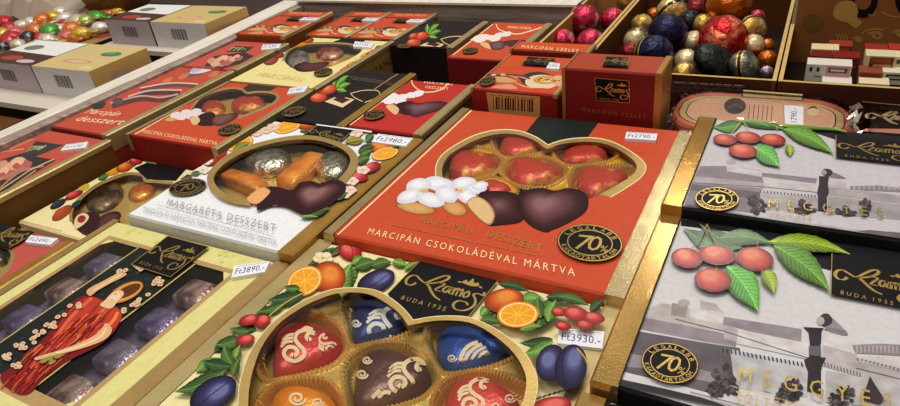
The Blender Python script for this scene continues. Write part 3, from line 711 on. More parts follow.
for p in ((256,133),(266,130),(273,127)): flower(a, p[0], p[1], 6, .5, 10, (232, 206, 180), (214, 180, 150))
orange_slice(a, 240, 143.5, 14, 7, -20); leaf(a, (232,152), (252,142), 7, (110, 110, 40))
ball(a, 219, 155, 9, 5, -30, [(140, 40, 30), (178, 66, 46)]); ball(a, 212, 161, 8, 4.5, -20, REDF)
for p in ((198,166),(206,161),(203,170),(194,172)): flower(a, p[0], p[1], 6, .55, 0, (236, 226, 214), (208, 190, 170))
leaf(a, (200,172), (190,174), 5, G1); leaf(a, (192,176), (178,178), 6, (60, 60, 40))
ball(a, 383, 148, 15, 6.5, 8, WORG); orange_slice(a, 385, 153.5, 14, 6, -14)
leaf(a, (358,152), (376,146), 8, G2); leaf(a, (360,158), (372,150), 9, G1); leaf(a, (357,163), (370,157), 10, G1); leaf(a, (366,142), (374,134), 8, G1); leaf(a, (392,147), (402,143), 7, G1)
ball(a, 354, 140.5, 8, 4, 0, [(150, 120, 30), (196, 176, 60)]); leaf(a, (344,143), (366,140), 5, (120, 120, 50))
ball(a, 371, 167.5, 10, 5, -20, REDF); ball(a, 359, 177, 9, 5, 0, REDF)
for p in ((363,170),(352,181),(356,133),(350,190),(345,194)): flower(a, p[0], p[1], 6, .6, 0, (240, 214, 200), (220, 170, 150))
leaf(a, (311,215), (330,208), 10, G1); leaf(a, (300,217), (318,217), 5, G3); leaf(a, (338,200), (348,192), 6, G1)
a.band(GOLD, O, I)
nest(a, [P(50, 20, 26), P(84, 44, 48), P(110, 68, 68)], [(292,190),(300,182.5),(312,181),(320,183.2),(330.4,180),(340.5,180.4),(346,186),(343,195),(328,206),(314,212.7),(305,215),(295,211),(284,206),(270,205.5),(257,210),(260,196),(268,187),(279,187)], [1, 0, 0])
nest(a, [P(50, 20, 26), P(92, 52, 56), P(140, 100, 98)], [(294,196),(299,187),(310,183.5),(321,186),(330,183),(340,183),(343,188),(330,200),(312,209),(303,208)], [1, .72, .4], (-6, 0))
nest(a, [P(200, 140, 80), P(232, 172, 110)], [(247,197.6),(260,187.8),(266.8,188.4),(270,192.6),(258.4,203.5),(250,202.8)], [1, .9])
GREY = P(160, 160, 164)
a.text(GREY, 'MARGARÉTA DESSZERT', (166,204.8), (275,231.6), (169,198.2), 1.25); a.line(GREY, [(157,204.5),(274,236.5)], .5, False)
a.text(GREY, 'MANDULÁS ÉS NARANCSOS MARCIPÁN CSOKOLÁDÉVAL MÁRTVA', (142.5,210), (276,244.5), (144.5,206.2), 1.1)
a.line(P(244, 244, 246), [(317,124),(372,131.5)], 2.2, False)  # shine along the back edge, painted as a white line
pk.finish(); pk.bands(0, .052, GOLDD); pk.film()
label_on(pk.root, 'z', -.01, [(318,124.5),(354.4,129.5),(333,147),(300.4,137)], None, .0095, True)
seal_on(pk.root, -.01, 187.5, 186.8, 19, 8, -10)
tag_on(pk.root, 'z', -.01, [(378,133.6),(413,138.2),(405.5,146.2),(371.5,141.5)], 'Ft2980.-')
GM = 'wrapped sweets in the white box'
SF = FO((188, 184, 164), (236, 232, 214), 160, .42, .58, .22, .9, .8); OF = FO((222, 126, 36), (246, 164, 66), 60, .4, .6, .32, .25, .3)
def ellpx(cx, cy, rx, ry, an=0, n=12):
    ca, sa = math.cos(math.radians(an)), math.sin(math.radians(an))
    return [(cx+rx*math.cos(t*2*math.pi/n)*ca-ry*math.sin(t*2*math.pi/n)*sa, cy+rx*math.cos(t*2*math.pi/n)*sa+ry*math.sin(t*2*math.pi/n)*ca) for t in range(n)]
sweet('foil_chocolate', 'round silver foil sweet behind the orange bars in the white box', ellpx(268,164,24,12,-6), -.07, .052, SF, GM, -.06)
sweet('foil_chocolate', 'round silver foil sweet at the right of the window in the white box', ellpx(334,169,18,13,-14), -.07, .05, SF, GM, -.06)
bar('foil_chocolate', [(216,173),(230,166.5),(267,178),(258,190)], -.022, .048, OF, 'orange foil bar lying at the left of the window in the white box', GM)
bar('foil_chocolate', [(273,177),(309,148.5),(327,152),(293,183)], -.022, .048, OF, 'orange foil bar lying between the two silver sweets in the white box', GM)
pk.tray([], -.07, -.075, TRAYG, TRAYG, 1.04)
# ================================================================== cherry boxes on the right
def Q_(r, g, b_): return P(int(r*.9), int(g*.89), int(b_*.89), .33, .2, 110)      # grainy photographic printing
def tree(a, cx, cy, rx, ry):
    st_ = random.getstate(); random.seed(int(cx*7+cy))
    for k in range(26):
        t = random.uniform(0, 6.28); q = random.random()**.6
        v = random.choice([58, 72, 86, 104]); a.ell(Q_(v, int(v*.92), int(v*.96)), cx+rx*q*math.cos(t)*.9, cy+ry*q*math.sin(t)*.9, rx*.26, ry*.2, 10, 8, .5)
    random.setstate(st_)
def townscape_lower(a):
    L1, L2, L3, L4 = Q_(226,222,220), Q_(200,192,194), Q_(164,152,158), Q_(112,104,110); DK = Q_(58,52,58)
    a.poly(Q_(206,198,196), [(648,308),(662,303),(724,314),(724,332),(640,318)])
    a.poly(Q_(168,158,156), [(672,303),(688,305),(686,318),(671,315)]); a.ell(Q_(190,182,180), 684, 303, 6, 4)
    a.poly(L2, [(700,300),(716,304),(724,313),(700,309)])
    a.poly(L3, [(643,317),(723,333),(736,337),(736,347),(700,341),(638,329)])
    a.poly(L4, [(637,331),(700,342),(740,348),(740,388),(720,396),(690,388),(625,372),(620,366)])
    a.poly(L3, [(625,352),(660,360),(720,374),(720,384),(640,368),(618,366)])
    a.poly(L3, [(723,316.6),(802,329),(801,341.7),(768,336),(723,324.5)]); a.poly(L1, [(690,308),(724,315),(723,324),(690,318)])
    a.poly(Q_(236,232,230), [(738,329),(808,343.5),(808,355),(737,342)]); a.poly(L2, [(724,324.5),(738,329),(737,341.7),(724,339)])
    a.line(L4, [(675,319),(725,331.6),(808,358)], 1.0, False); a.line(L3, [(640,327),(735,343.5),(808,359.5)], 1.0, False)
    a.poly(Q_(206,206,208), [(730,349),(808,365),(808,398),(735,388)])
    for k in range(34):
        x = 668+k*4.15; y = 338+k*.75; a.poly(DK if k > 12 else L4, [(x,y),(x+1.4,y+.4),(x+2.4,y+4.6),(x+.8,y+4.4)])
    a.poly(Q_(232,228,226), [(824,329),(857,341.7),(856,355),(823,346)]); a.poly(L2, [(823,345),(856,354),(900,372),(900,388),(822,366)])
    for k in range(12): x = 824+k*3.2; a.poly(L4, [(x,362+k*.95),(x+1.2,362.3+k*.95),(x+1.9,366.5+k*.95),(x+.7,366+k*.95)])
    a.poly(L3, [(852,345),(880,343.5),(905,345),(905,356),(855,353)])
    for k in range(12): a.poly(L2, [(856+k*4,345.5),(857.6+k*4,345.5),(858+k*4,353),(856.6+k*4,353)])
    a.poly(Q_(230,226,224), [(856,355),(905,358),(905,372),(860,362)])
    for k in range(11): a.ell(L3, 858+k*4, 359+k*1.0, 1.6, 1.5)
    a.line(L4, [(856,368),(905,380)], .8, False); a.poly(Q_(204,200,200), [(826,370),(905,386),(905,410),(826,402)])
    a.poly(DK, [(808,328),(822,328),(821,343),(820,346),(821,357),(826,358),(822,366),(821,372),(821,394),(807,391),(808,372),(804,360),(809,357),(810,345)])
    a.poly(L4, [(809,346),(821,346),(821,356),(809,355)]); a.poly(DK, [(803,327),(824,328),(820,333),(808,332)])
    a.poly(L3, [(824,316),(832,318),(846,331),(846,335),(828,331)], True); a.ell(Q_(72,66,70), 825.5, 320, 7, 6.5, 10, 16, .1); a.ell(Q_(196,190,190), 820.5, 321, 4, 4.2)
    a.poly(Q_(140,130,132), [(846,330),(848,335),(824,330),(826,327)])
    T = Q_(72, 64, 68)
    for cx, cy, rx, ry in ((724,381,13,17),(716,390,9,9),(733,388,8,9),(790,391,13,11),(796,384,6,6),(782,396,8,7),(843,396,12,10),(850,390,5,5),(836,401,9,6)): tree(a, cx, cy, rx, ry)
    a.poly(T, [(870,376),(876,386),(884,398),(880,404),(862,398),(866,388)])
    a.poly(Q_(60,58,64), [(616.7,389),(620,379),(662,388),(700,397),(744,412),(616,412)])
    a.line(L3, [(690,392),(745,406)], 1.5, False)
def townscape_upper(a):
    L1, L2, L3, L4 = Q_(214,208,208), Q_(188,178,182), Q_(152,140,148), Q_(112,104,110); DK = Q_(60,54,60)
    a.poly(L3, [(697,172),(700,166),(724,166),(760,170),(765,186),(760,192),(692,184)]); a.poly(L1, [(726,164),(762,171),(762,177),(727,171)]); a.ell(L2, 731, 162, 5, 3)
    a.poly(L2, [(695,176),(765,183),(765,189),(693,182)]); a.poly(L4, [(692,184),(760,192),(760,206),(720,216),(684,207)]); a.poly(L3, [(690,190),(760,200),(760,214),(684,206)])
    a.poly(L3, [(762,172.6),(817,178.4),(816,183.5),(762,176.7)]); a.poly(L1, [(764,178),(817,184.5),(816,192),(764,186)]); a.line(L4, [(693,182.5),(765,187),(817,192.5)], .7, False)
    a.poly(Q_(190,188,192), [(760,192),(818,197),(818,212),(760,210)])
    for k in range(17): x = 760+k*3.4; a.poly(DK, [(x,190.4+k*.27),(x+1.1,190.5+k*.27),(x+1.5,192.8+k*.27),(x+.4,192.6+k*.27)])
    a.poly(L1, [(828,178.5),(846,182.5),(846,188),(828,185.5)]); a.poly(L2, [(828,187),(862,190),(905,196),(905,204),(828,195)])
    a.poly(L3, [(850,186),(880,185.5),(905,189),(905,192.5),(850,189.5)])
    for k in range(10): a.poly(L2, [(853+k*5,186),(855+k*5,186.3),(855+k*5,189.6),(853.4+k*5,189.4)])
    a.poly(Q_(176,172,176), [(828,196),(905,205),(905,220),(828,214)])
    a.poly(DK, [(819,176),(829,176.5),(828,184),(829,193),(827,197),(827,212),(818,211),(818,197),(817,193),(819,184)]); a.poly(L3, [(828,171),(834,172.5),(846,178.5),(829,177)], True); a.ell(Q_(66,60,66), 827, 172.5, 5.5, 4, 8, 14, .1); a.ell(Q_(180,174,176), 824, 172.5, 2.6, 2.5)
    T = Q_(84, 76, 82)
    for cx, cy, rx, ry in ((757,206,10,9),(752,200,6,6),(806,209,12,6),(802,204,5,5),(846,211,10,6),(866,207,7,9)): tree(a, cx, cy, rx, ry)
    a.poly(Q_(96,88,90), [(683,208.5),(690,205),(720,210),(760,217),(810,225),(784,225)]); a.poly(Q_(196,190,190), [(800,222),(905,236),(905,244.5),(784,225)])
    a.poly(Q_(120,108,110), [(856,231),(870,230),(905,233),(905,243),(870,238)])
CB = 'cherry chocolate boxes'
def cherries(a, lst):
    for cx, cy, rx, ry, an in lst: ball(a, cx, cy, rx, ry, an, CHERRY, -.1, -.2, True)
GSTAR = (84, 128, 44)
pk = Pack('chocolate_box', 'nearer cherry box with grey townscape, green leaves and gold side, at the lower right', 'box of chocolates', -.258, .43, .865, 1.487, .03, P(210, 206, 208), side=CHAR, group=CB)
a = pk.a
a.poly(CHAR, [(681,218.7),(905,250),(925,312),(831,294),(832,271),(805,264.5),(770,244),(730,232),(681,226)]); townscape_lower(a)
a.line(BLACK, [(617.5,388),(680.6,218.7)], 1.6, False)
leaf(a, (735,250), (683,228), 20, (74, 104, 70), None, True); leaf(a, (742,248), (700,224), 16, (66, 96, 58), None, True); leaf(a, (720,238), (772,243), 16, (84, 112, 70), None, True)
leaf(a, (768,242), (850,254), 17, (120, 146, 30), None, True); leaf(a, (774,246), (830,291), 26, GSTAR, None, True); leaf(a, (727,266), (758,311), 30, (78, 150, 50), None, True); leaf(a, (763,268), (774,293), 15, (130, 150, 40), None, True)
cherries(a, [(687,258,16,10,8),(717,255,19,10,6),(755,259,19,12,10),(713,280,19,12,6)])
for p in ([(707,224),(700,240),(690,250)],[(707,224),(712,236),(718,246)],[(758,240),(757,250)],[(717,266),(716,271)]): a.line(P(170,140,90), p, 1)
a.text(FOILTXT, 'MEGGYES', (737.5,380.5), (893,411), (739.5,365), 1.9); a.line(FOILTXT, [(730,385.6),(806,405.7)], .6, False); a.text(FOILTXT, 'TÖLTÖTT', (734,401), (800,417), (736,390.5), 1.5)
pk.finish(); pk.bands(.052, 0, G(206, 166, 98, .1, .8, .1, 900)); cherL = pk
label_on(pk.root, 'z', .03, [(832,254),(925,266),(925,312),(831,294)], ((829,295),(925,316),(836,255)), .0095, False)
seal_on(pk.root, .03, 670, 363, 29, 20, 12)
pk = Pack('chocolate_box', 'further cherry box with grey townscape and cherries, behind the nearer one', 'box of chocolates', -.256, .43, 1.49, 2.05, .06, P(198, 192, 196), side=CHAR, group=CB)
a = pk.a
a.poly(CHAR, [(716,118.2),(905,137),(920,166),(836,156.5),(836,140),(800,128),(770,123)]); townscape_upper(a)
a.line(BLACK, [(680.5,209),(716.5,118)], 1.4, False)
leaf(a, (742,123), (713,127), 12, (70, 120, 50), None, True); leaf(a, (740,122), (786,130), 11, (60, 110, 50), None, True); leaf(a, (745,121), (770,127), 8, (74, 130, 56), None, True); leaf(a, (780,126), (847,132), 9, (110, 150, 40), None, True); leaf(a, (783,129), (834,154), 16, (90, 136, 44), None, True); leaf(a, (754,147), (780,167), 19, (80, 150, 60), None, True); leaf(a, (788,144), (790,156), 9, (130, 150, 40), None, True)
cherries(a, [(725,139.5,12,5.5,5),(748,137.5,13,6,5),(773,139.7,13,6,5),(743,151,14.5,7,5)])
for p in ([(742,120),(736,128),(730,135)],[(742,120),(748,128),(750,132)],[(777,126),(777,134)]): a.line(P(190,170,120), p, .8)
a.text(FOILTXT, 'MEGGYES', (768,207), (884,217), (768.8,198), 2.0); a.text(FOILTXT, 'TÖLTÖTT', (769,214), (812,220), (769.6,209.5), 1.4)
pk.finish(); pk.bands(.05, 0, G(200, 152, 74, .1, .8, .1, 900))
label_on(pk.root, 'z', .06, [(836,135),(920,143.5),(920,166),(836,156.5)], ((836,157),(915,166.5),(837,135)), .0095, False)
seal_on(pk.root, .06, 717, 198.7, 22, 11.5, 2)
pk = Pack('chocolate_box', 'gold-edged dark box mostly hidden below the nearer cherry box, in the corner', 'box of chocolates', -.275, .43, .25, .85, .0, P(206, 200, 204), side=CHAR, group=CB)
pk.a.poly(BLACK, [(607,397),(900,470),(900,520),(590,440)])
for k in range(26): pk.a.ell(P(150, 144, 140), 612+k*2.4, 402+random.random()*12, 1.5, 1.0, 20, 7, .4)
pk.finish(); pk.bands(.05, 0, G(206, 166, 98, .1, .8, .1, 900))

# ================================================================== picture box at the lower left
wx0, wx1, wy0, wy1 = -1.862, -1.322, .43, .94
lz = -.04
def wl(x0, x1, y0, y1): return [(x0,y0,lz),(x1,y0,lz),(x1,y1,lz),(x0,y1,lz)]
def to_px(p):
    d = Vector(p)-EYE; q = d.dot(FW); return (450+F*d.dot(RT)/q, 203-F*d.dot(UP)/q)
cw = [(wx0+.02, wy0), (wx1-.02, wy0), (wx1, wy0+.02), (wx1, wy1-.03), (wx1-.03, wy1), (wx0+.03, wy1), (wx0, wy1-.03), (wx0, wy0+.02)]
pk = Pack('chocolate_box', 'yellow box picturing a woman in red, with clear windows and 3890 sticker, lower left', 'box of chocolates', -1.955, -1.188, .2, 1.03, lz, YEL,
          hole=[[to_px((*p, lz)) for p in cw]], front=P(214, 200, 130))
a = pk.a; TAN = P(184, 150, 100)
g = .018
for q in (wl(wx0-g, wx0, wy0-g, wy1+g), wl(wx1, wx1+g, wy0-g, wy1+g), wl(wx0, wx1, wy1, wy1+g), wl(wx0, wx1, wy0-g*2, wy0)): a.wpoly(TAN, q)
a.line(DARKLINE, [(121,400.8),(277,261.7)], .9, False)
for _ in range(60):
    x = random.uniform(-1.92, -1.24); y = random.choice([random.uniform(.97, 1.02), random.uniform(.22, .37)])
    r = random.uniform(.006, .014); a.wpoly(P(224, 212, 120), [(x-r,y,lz),(x,y-r*.8,lz),(x+r,y,lz),(x,y+r*.8,lz)])
# the printed panel spanning the window: a woman in a red gown among roses
px0, px1 = -1.718, -1.462
a.wpoly(P(30, 34, 30), wl(px0, px1, wy0-.002, wy1+.002)); GL = P(196, 176, 110)
a.wpoly(GL, wl(px0, px0+.005, wy0, wy1)); a.wpoly(GL, wl(px1-.006, px1, wy0, wy1))
for k in range(70):
    u, v = random.uniform(px0+.02, px1-.02), random.uniform(.44, .93); p = to_px((u, v, lz)); a.ell(P(*random.choice([(44, 60, 40), (24, 40, 34), (60, 66, 44), (36, 44, 62)])), *p, random.uniform(2, 4), 1.6, -30, 9, .3)
a.poly(P(122, 26, 24), [(0,376),(20,362),(46,336),(60,318),(75,300),(92,296),(118,308),(120,322),(104,342),(70,360),(46,376),(28,394),(10,390)], True)
a.poly(P(190, 58, 44), [(34,366),(52,336),(64,318),(78,302),(93,297),(108,305),(119,309),(121,319),(108,334),(84,347),(58,357)], True)
for p, c, w_ in (([(92,298),(72,316),(52,342),(30,368)], (222,100,70), 3), ([(100,303),(84,320),(60,342),(36,362)], (150,36,36), 2.2), ([(108,306),(96,318),(76,336)], (228,112,64), 4), ([(84,300),(66,318),(46,346)], (150,36,40), 1.6), ([(26,372),(18,382),(12,392)], (212,80,50), 3), ([(40,364),(30,378),(22,392)], (196,60,40), 2.4), ([(118,312),(112,322),(98,333)], (236,130,70), 3.5)):
    a.line(P(*c), p, w_)
random.seed(5)
for k in range(150):                    # brushwork of the gown
    t = random.random(); s_ = random.random(); x = 112-98*t+random.uniform(-3, 3); y = 306+78*t+(s_-.5)*(18+26*t)
    L_ = random.uniform(7, 18); c = random.choice([(168,36,32),(206,70,44),(224,104,58),(140,26,30),(190,54,60),(214,120,70),(110,24,26)])
    px_ = [(x, y), (x-L_*.4, y+L_*.33), (x-L_*.8, y+L_*.75)]
    if min(p[0] for p in px_) > -4 and (y-306) > (112-x)*.42-4 and (y-312) < (118-x)*.86 and y < 385: a.line(P(*c), px_, random.uniform(.6, 1.6))
a.poly(P(222, 170, 124), [(90,296),(87,290),(103,281),(121,272),(126,275),(109,284),(97,291)], True); a.line(P(240, 200, 154), [(93,291),(106,283),(122,274)], 1.4)
a.poly(P(226, 176, 130), [(106,323),(112,330),(104,340),(80,349),(52,356),(37,360),(36,357),(60,350),(86,340),(100,331)], True)
a.line(P(242, 206, 160), [(106,328),(100,337),(80,346),(56,353)], 2)
a.ell(P(150, 88, 34), 126, 292, 19, 8.5, -26); a.ell(P(214, 150, 70), 126, 292, 18, 7.5, -26); a.ell(P(96, 50, 24), 128, 291, 14, 5, -26)
a.poly(P(232, 190, 146), [(105,300),(112,293),(120,290),(124,294),(118,301),(112,308),(106,308),(100,305)], True); a.ell(P(240, 206, 164), 115, 297, 5.5, 3.6, -35)
a.line(P(120, 60, 40), [(114,294.5),(117,293.5)], .7, False); a.line(P(170, 60, 50), [(111,300),(113,300)], .8, False)
for k in range(80):
    x, y = random.choice([(50,325),(40,332),(60,316),(20,346),(30,340),(135,304),(142,300),(150,296),(128,310),(8,356),(6,374),(26,378),(16,366),(74,306),(158,286),(160,280),(140,266),(120,272)])
    x += random.uniform(-5, 5); y += random.uniform(-3, 3)
    p = at(x, y, lz)
    if px0+.015 < p.x < px1-.015 and wy0+.01 < p.y < wy1-.01:
        a.ell(P(226, 196, 156), x, y, 3, 2, -20, 9, .3); a.ell(P(204, 120, 110), x, y, 1.3, .9, 0, 7)
for x, y in ((44,361),(50,358),(58,356),(52,362)): a.ell(P(150, 140, 70), x, y, 4, 2.2, -20, 9, .3)
pk.finish(); pk.bands(.03, .045, G(200, 164, 104, .34, .7)); pk.film()
label_on(pk.root, 'z', lz, [(167.7,235.9),(208.7,246.7),(170.2,276.9),(131,264.3)], None, .0095, False, True)
tag_on(pk.root, 'z', lz, [(234.5,265.5),(270,261),(264.6,271.9),(231,277.6)], 'Ft3890.-')
pk.tray([], -.1, -.102, P(112, 100, 118, .3), None, 1.0)
GL_ = 'wrapped squares in the yellow picture box'
WF = [FO((104, 92, 124), (176, 160, 176), 60, .35, .65, .22, .5, .8), FO((122, 86, 84), (206, 178, 168), 70, .4, .6, .22, .45, .8), FO((88, 76, 118), (170, 150, 190), 60, .35, .65, .2, .5, .8)]
rows = [.86, .73, .6, .47]
for side, xc in (('left', -1.788), ('right', -1.39)):
    for i, y in enumerate(rows):
        w_ = .055; q = [to_px((xc-w_, y-.045, -.052)), to_px((xc+w_, y-.045, -.052)), to_px((xc+w_, y+.045, -.052)), to_px((xc-w_, y+.045, -.052))]
        where = ['furthest back', 'second from the back', 'third from the back', 'nearest the front'][i]
        bar('foil_chocolate', q, -.052, .046, WF[(i+(side == 'right')) % 3], 'wrapped square sweet in the picture box, %s of the %s window strip' % (where, side), GL_)

# ================================================================== small red box with the heart window, far left edge
pk = Pack('chocolate_box', 'rose-red box with a heart window and black label, cut off at the left edge', 'box of chocolates', -2.45, -1.967, .35, .885, -.04, P(192, 84, 74),
          hole=[smc([(-20,252),(-6,247.5),(5,248.5),(10.5,254),(8,264),(-2,274),(-20,282),(-34,270)], 4)])
a = pk.a
a.band(GOLD, [(-22,248.5),(-6,244.5),(8,246.5),(14.5,254),(11,267),(0,278),(-20,287)], [(-20,252),(-6,247.5),(5,248.5),(10.5,254),(8,264),(-2,274),(-20,282)])
a.line(CREAMLINE, [(66.5,241),(0,283)], .9, False)
pk.finish(); pk.bands(0, .03, GOLDD); pk.film()
label_on(pk.root, 'z', -.04, [(-8,220.5),(36,232.3),(9,247.6),(-34,240)], ((-22,247),(14,250),(2,222)), .0095, True)
tag_on(pk.root, 'z', -.04, [(31,235),(58,238.2),(50,244.8),(25,242)], 'Ft2490.-')
pk.tray([], -.075, -.08, TRAYG, None, 1.0)
sweet('foil_chocolate', 'dark sweet in the heart window of the rose-red box at the left edge', ellpx(0,258,6,5), -.078, .03, FO((70, 50, 48), (150, 120, 90), 60), 'sweets in the rose-red box', -.06)

# ================================================================== cream box lying low behind
H = smc([(71,221),(71.5,210),(80,198.5),(95,186.5),(110,179.5),(127,174),(142,175),(146,180.5),(157,181.5),(172,183),(182,189),(178,202),(160,216),(130,232),(100,238),(82,234)], 3)
pk = Pack('chocolate_box', 'cream box in the gap, with gold heart window, chilli-red fruit and printed chocolates', 'box of chocolates', -2.44, -1.915, .96, 1.47, -.1, CREAM, hole=[H])
a = pk.a
a.band(GOLD, [(69.5,222),(69.8,209.5),(78.6,197.5),(94,185.3),(109,178),(126,172.5),(143,173.5),(147.5,179.5),(158,180),(174,181.5)], [(72.5,221.5),(73,210.5),(81,200),(96,188),(111,180.7),(127,175.3),(141,176.2),(144.6,182),(157,183),(172,184.5)])
a.poly(BLACK, [(150,161),(188,168),(176,181),(147,179.5),(140,173),(134,168)])
leaf(a, (125,168), (140,163), 6, G1); ball(a, 113, 171, 9, 4.5, -14, [(190, 120, 20), (232, 170, 50)]); ball(a, 125, 167, 9, 5, -20, WORG); ball(a, 136, 161, 7, 4, 0, REDF); leaf(a, (98,180), (110,175), 6, G1); leaf(a, (144,160), (156,164), 5, G3)
ball(a, 62, 213, 12, 5, -36, [(150, 60, 30), (186, 84, 44)]); ball(a, 58, 204, 9, 3.4, -30, [(34, 40, 50), (60, 66, 80)]); ball(a, 74, 195, 10, 3.4, -26, REDF); ball(a, 84, 187, 6, 3, -20, [(200, 170, 60)]); ball(a, 76, 204, 6, 2.4, -34, [(34, 54, 64)])
nest(a, [CHOC, CHOCM], [(96,222),(103,215),(112,211.5),(119,212),(121,217),(113,225),(103,232),(96,234)], [1, .6])
nest(a, [CHOC], [(74,226),(82,214),(92,212),(100,216),(97,230),(90,235)], [1]); a.poly(P(226, 200, 150), [(74,226),(76,217),(84,213),(89,217),(84,224),(76,229)], True); a.ell(P(150, 40, 40), 81.5, 219, 4.5, 3.5, -30)
for k in range(3): a.line(P(206, 186, 120), [(20+k*3,220+k*4),(62+k*3,231+k*4)], .6, False)
pk.finish(); pk.bands(0, .02, GOLDD); pk.film(); pk.tray([], -.135, -.14, TRAYD, None, 1.0)
GC = 'sweets in the cream box in the gap'
sweet('foil_chocolate', 'large dark foil sweet in the cream box, under the left of its window', ellpx(104,196,20,12,-30), -.138, .035, FO((74, 54, 40), (150, 124, 80), 70, .5, .7), GC, -.12)
sweet('foil_chocolate', 'orange foil sweet in the cream box, next to the white box', ellpx(141,191,14,7,-20), -.138, .03, FO((220, 120, 40), (240, 170, 80), 60), GC, -.12)

# ================================================================== boxes along the rail
PINK = P(196, 82, 66)
def rose(a, cx, cy, s):
    for dx, dy, r, c in ((0,0,1,(200,130,110)),(-.5,.3,.7,(226,170,140)),(.5,.1,.7,(184,100,90)),(.1,-.4,.6,(232,180,150)),(0,.1,.35,(176,90,80)),(-.9,-.1,.5,(210,150,120))):
        a.ell(P(*c), cx+dx*s, cy+dy*s*.5, s*r*.75, s*r*.42, -24, 14, .25)
pk = Pack('chocolate_box', 'dusky red box with a printed rose and green script, nearest along the left rail', 'box of chocolates', -2.895, -2.47, .55, 1.43, 0, PINK, side=P(104, 72, 32))
a = pk.a
a.poly(P(56, 48, 48), [(0,180),(27,155),(56,160),(40,170),(0,194)])
a.poly(P(60, 54, 52), [(0,160),(26,152),(36,141),(64,145),(40,155),(10,165)])
for k in range(5): a.line(P(170, 180, 130), [(27+k*3,152-k),(33+k*3,146),(38+k*2,150-k),(46,145)], .7)
rose(a, 16, 165, 16); rose(a, 2, 174, 14)
for p in ([(0,188),(20,172),(44,166)],[(0,180),(24,168)],[(8,190),(36,170)]): a.line(P(176, 130, 100), p, 1.6)
a.line(P(222, 186, 130), [(54,159),(30,170),(0,190)], 1, False); a.line(P(222, 186, 130), [(0,152),(24,149)], .8, False)
a.poly(P(206, 120, 96), [(0,146),(22,137),(36,139),(10,150)])
pk.finish(); pk.bands(0, .03, GOLDP, .02)
tag_on(pk.root, 'z', 0, [(66,144.5),(88,141.5),(85.5,147.5),(60.5,150.5)], 'Ft1690.-')
pk = Pack('chocolate_box', 'red box with brown chocolate waves and white flower, second along the left rail', 'box of chocolates', -2.895, -2.505, 1.445, 2.2, .012, P(196, 78, 58), side=P(150, 50, 40))
a = pk.a
a.text(CREAMLINE, 'Marcipán', (84,113), (116,116), (94,108.5), 1.0); a.text(CREAMLINE, 'desszert', (74,120.5), (120,124.5), (84,115.5), 1.0)
for pts, w_, c in (([(112,106),(140,99),(160,100),(176,96)],5,(96,58,54)), ([(128,99),(150,93),(180,92)],5,(84,56,60)), ([(140,90),(170,85),(196,86)],4.5,(110,74,70)), ([(110,103),(140,96),(160,97.5),(178,94)],1.6,(206,160,150)), ([(128,96.5),(150,90.5),(182,90)],1.6,(214,180,170)), ([(140,88),(170,83),(198,84)],1.2,(226,200,190))): a.line(P(*c), pts, w_)
a.ell(P(110, 90, 96), 206, 68, 24, 5, -20); a.ell(P(226, 218, 214), 203, 68.5, 14, 4.2, -16, 18, .2); a.ell(P(190, 180, 190), 196, 70, 6, 2.4, -16)
for x, y in ((168,80),(184,76),(226,62),(232,64),(214,74)): a.ell(P(206, 120, 90), x, y, 6, 2.4, -25, 12, .3)
a.ell(P(90, 80, 86), 118, 101, 6, 3.6, 0, 12, .3); a.ell(P(60, 60, 50), 99, 106, 8, 3, -20, 12, .3)
pk.finish(); pk.bands(0, .035, GOLDP)
pk = Pack('chocolate_box', 'red box with a dark rose picture and price sticker, third along the left rail', 'box of chocolates', -2.895, -2.505, 2.22, 2.63, .012, P(200, 84, 70))
a = pk.a
a.poly(P(60, 50, 50), [(204,66),(214,56),(244,52),(254,56),(240,64),(220,70)]); rose(a, 222, 61, 12); rose(a, 236, 58, 7)
a.poly(P(50, 54, 46), [(226,52),(236,46),(254,47),(246,52)])
for k in range(3): a.line(P(160, 180, 130), [(229+k*4,51),(234+k*4,47.5),(240+k*3,50)], .6)
pk.finish(); pk.bands(0, .035, GOLDP)
tag_on(pk.root, 'z', .012, [(263,44.5),(281,43.5),(279,48),(261,49.5)], 'Ft1690.-')
# red heart box behind the gap
H = smc([(192,108),(200,98.5),(213,92.5),(229,88.8),(241,89.8),(246.5,93.4),(259,92.3),(271,93.3),(277,97),(272,103),(256,110.5),(239,117),(215,119),(198,115)], 3)
pk = Pack('chocolate_box', 'red heart-window box with almond blossom, left of the white box and beside the rail boxes', 'box of chocolates', -2.455, -1.922, 1.497, 2.098, 0, RED, side=P(140, 34, 30), hole=[H])
a = pk.a
a.poly(P(62, 46, 36), [(243,88),(254,81.5),(283,84),(268,92),(258,91),(247,92)])
a.band(GOLDP, [(190,109),(198.4,98),(212,91.6),(228.7,87.5),(242,88.4),(247,91.8),(258.8,90.8),(272,91.8),(279.5,96.5),(274,104),(257,112),(238,119)], [(193,108.5),(200.5,99),(213.5,93),(229,89.2),(240.7,90),(246.5,93.8),(258.8,92.7),(271,93.7),(276.5,97),(271.5,103),(256,110),(238,117)])
a.line(CREAMLINE, [(135,134),(236,77)], .9, False); a.line(CREAMLINE, [(211,149),(308,90.5)], .9, False)
almond(a, 172, 119, 9, 3, -10)
for cx, cy in ((176,115),(186,112.5),(196,111.5),(182,117),(192,116),(200,115)): a.ell(P(232, 214, 216), cx, cy, 6, 3, -10, 14, .25)
almond(a, 196, 121, 7, 4, 30); nest(a, [CHOC], [(196,118),(204,113),(214,113),(216,124),(204,126),(197,124)], [1]); a.poly(CUT, [(190,119),(197,116.5),(200,121),(194,125)], True)
nest(a, [P(74,40,38), P(122,78,72)], [(212,119),(218,115),(226,114),(236,112.5),(238,116),(230,122),(219,126),(213,124)], [1, .6], (-6, 0))
a.text(CREAMLINE, 'MARCIPÁN CSOKOLÁDÉVAL MÁRTVA', (141.5,132.5), (216.5,145.3), (143.5,129), 1.2)
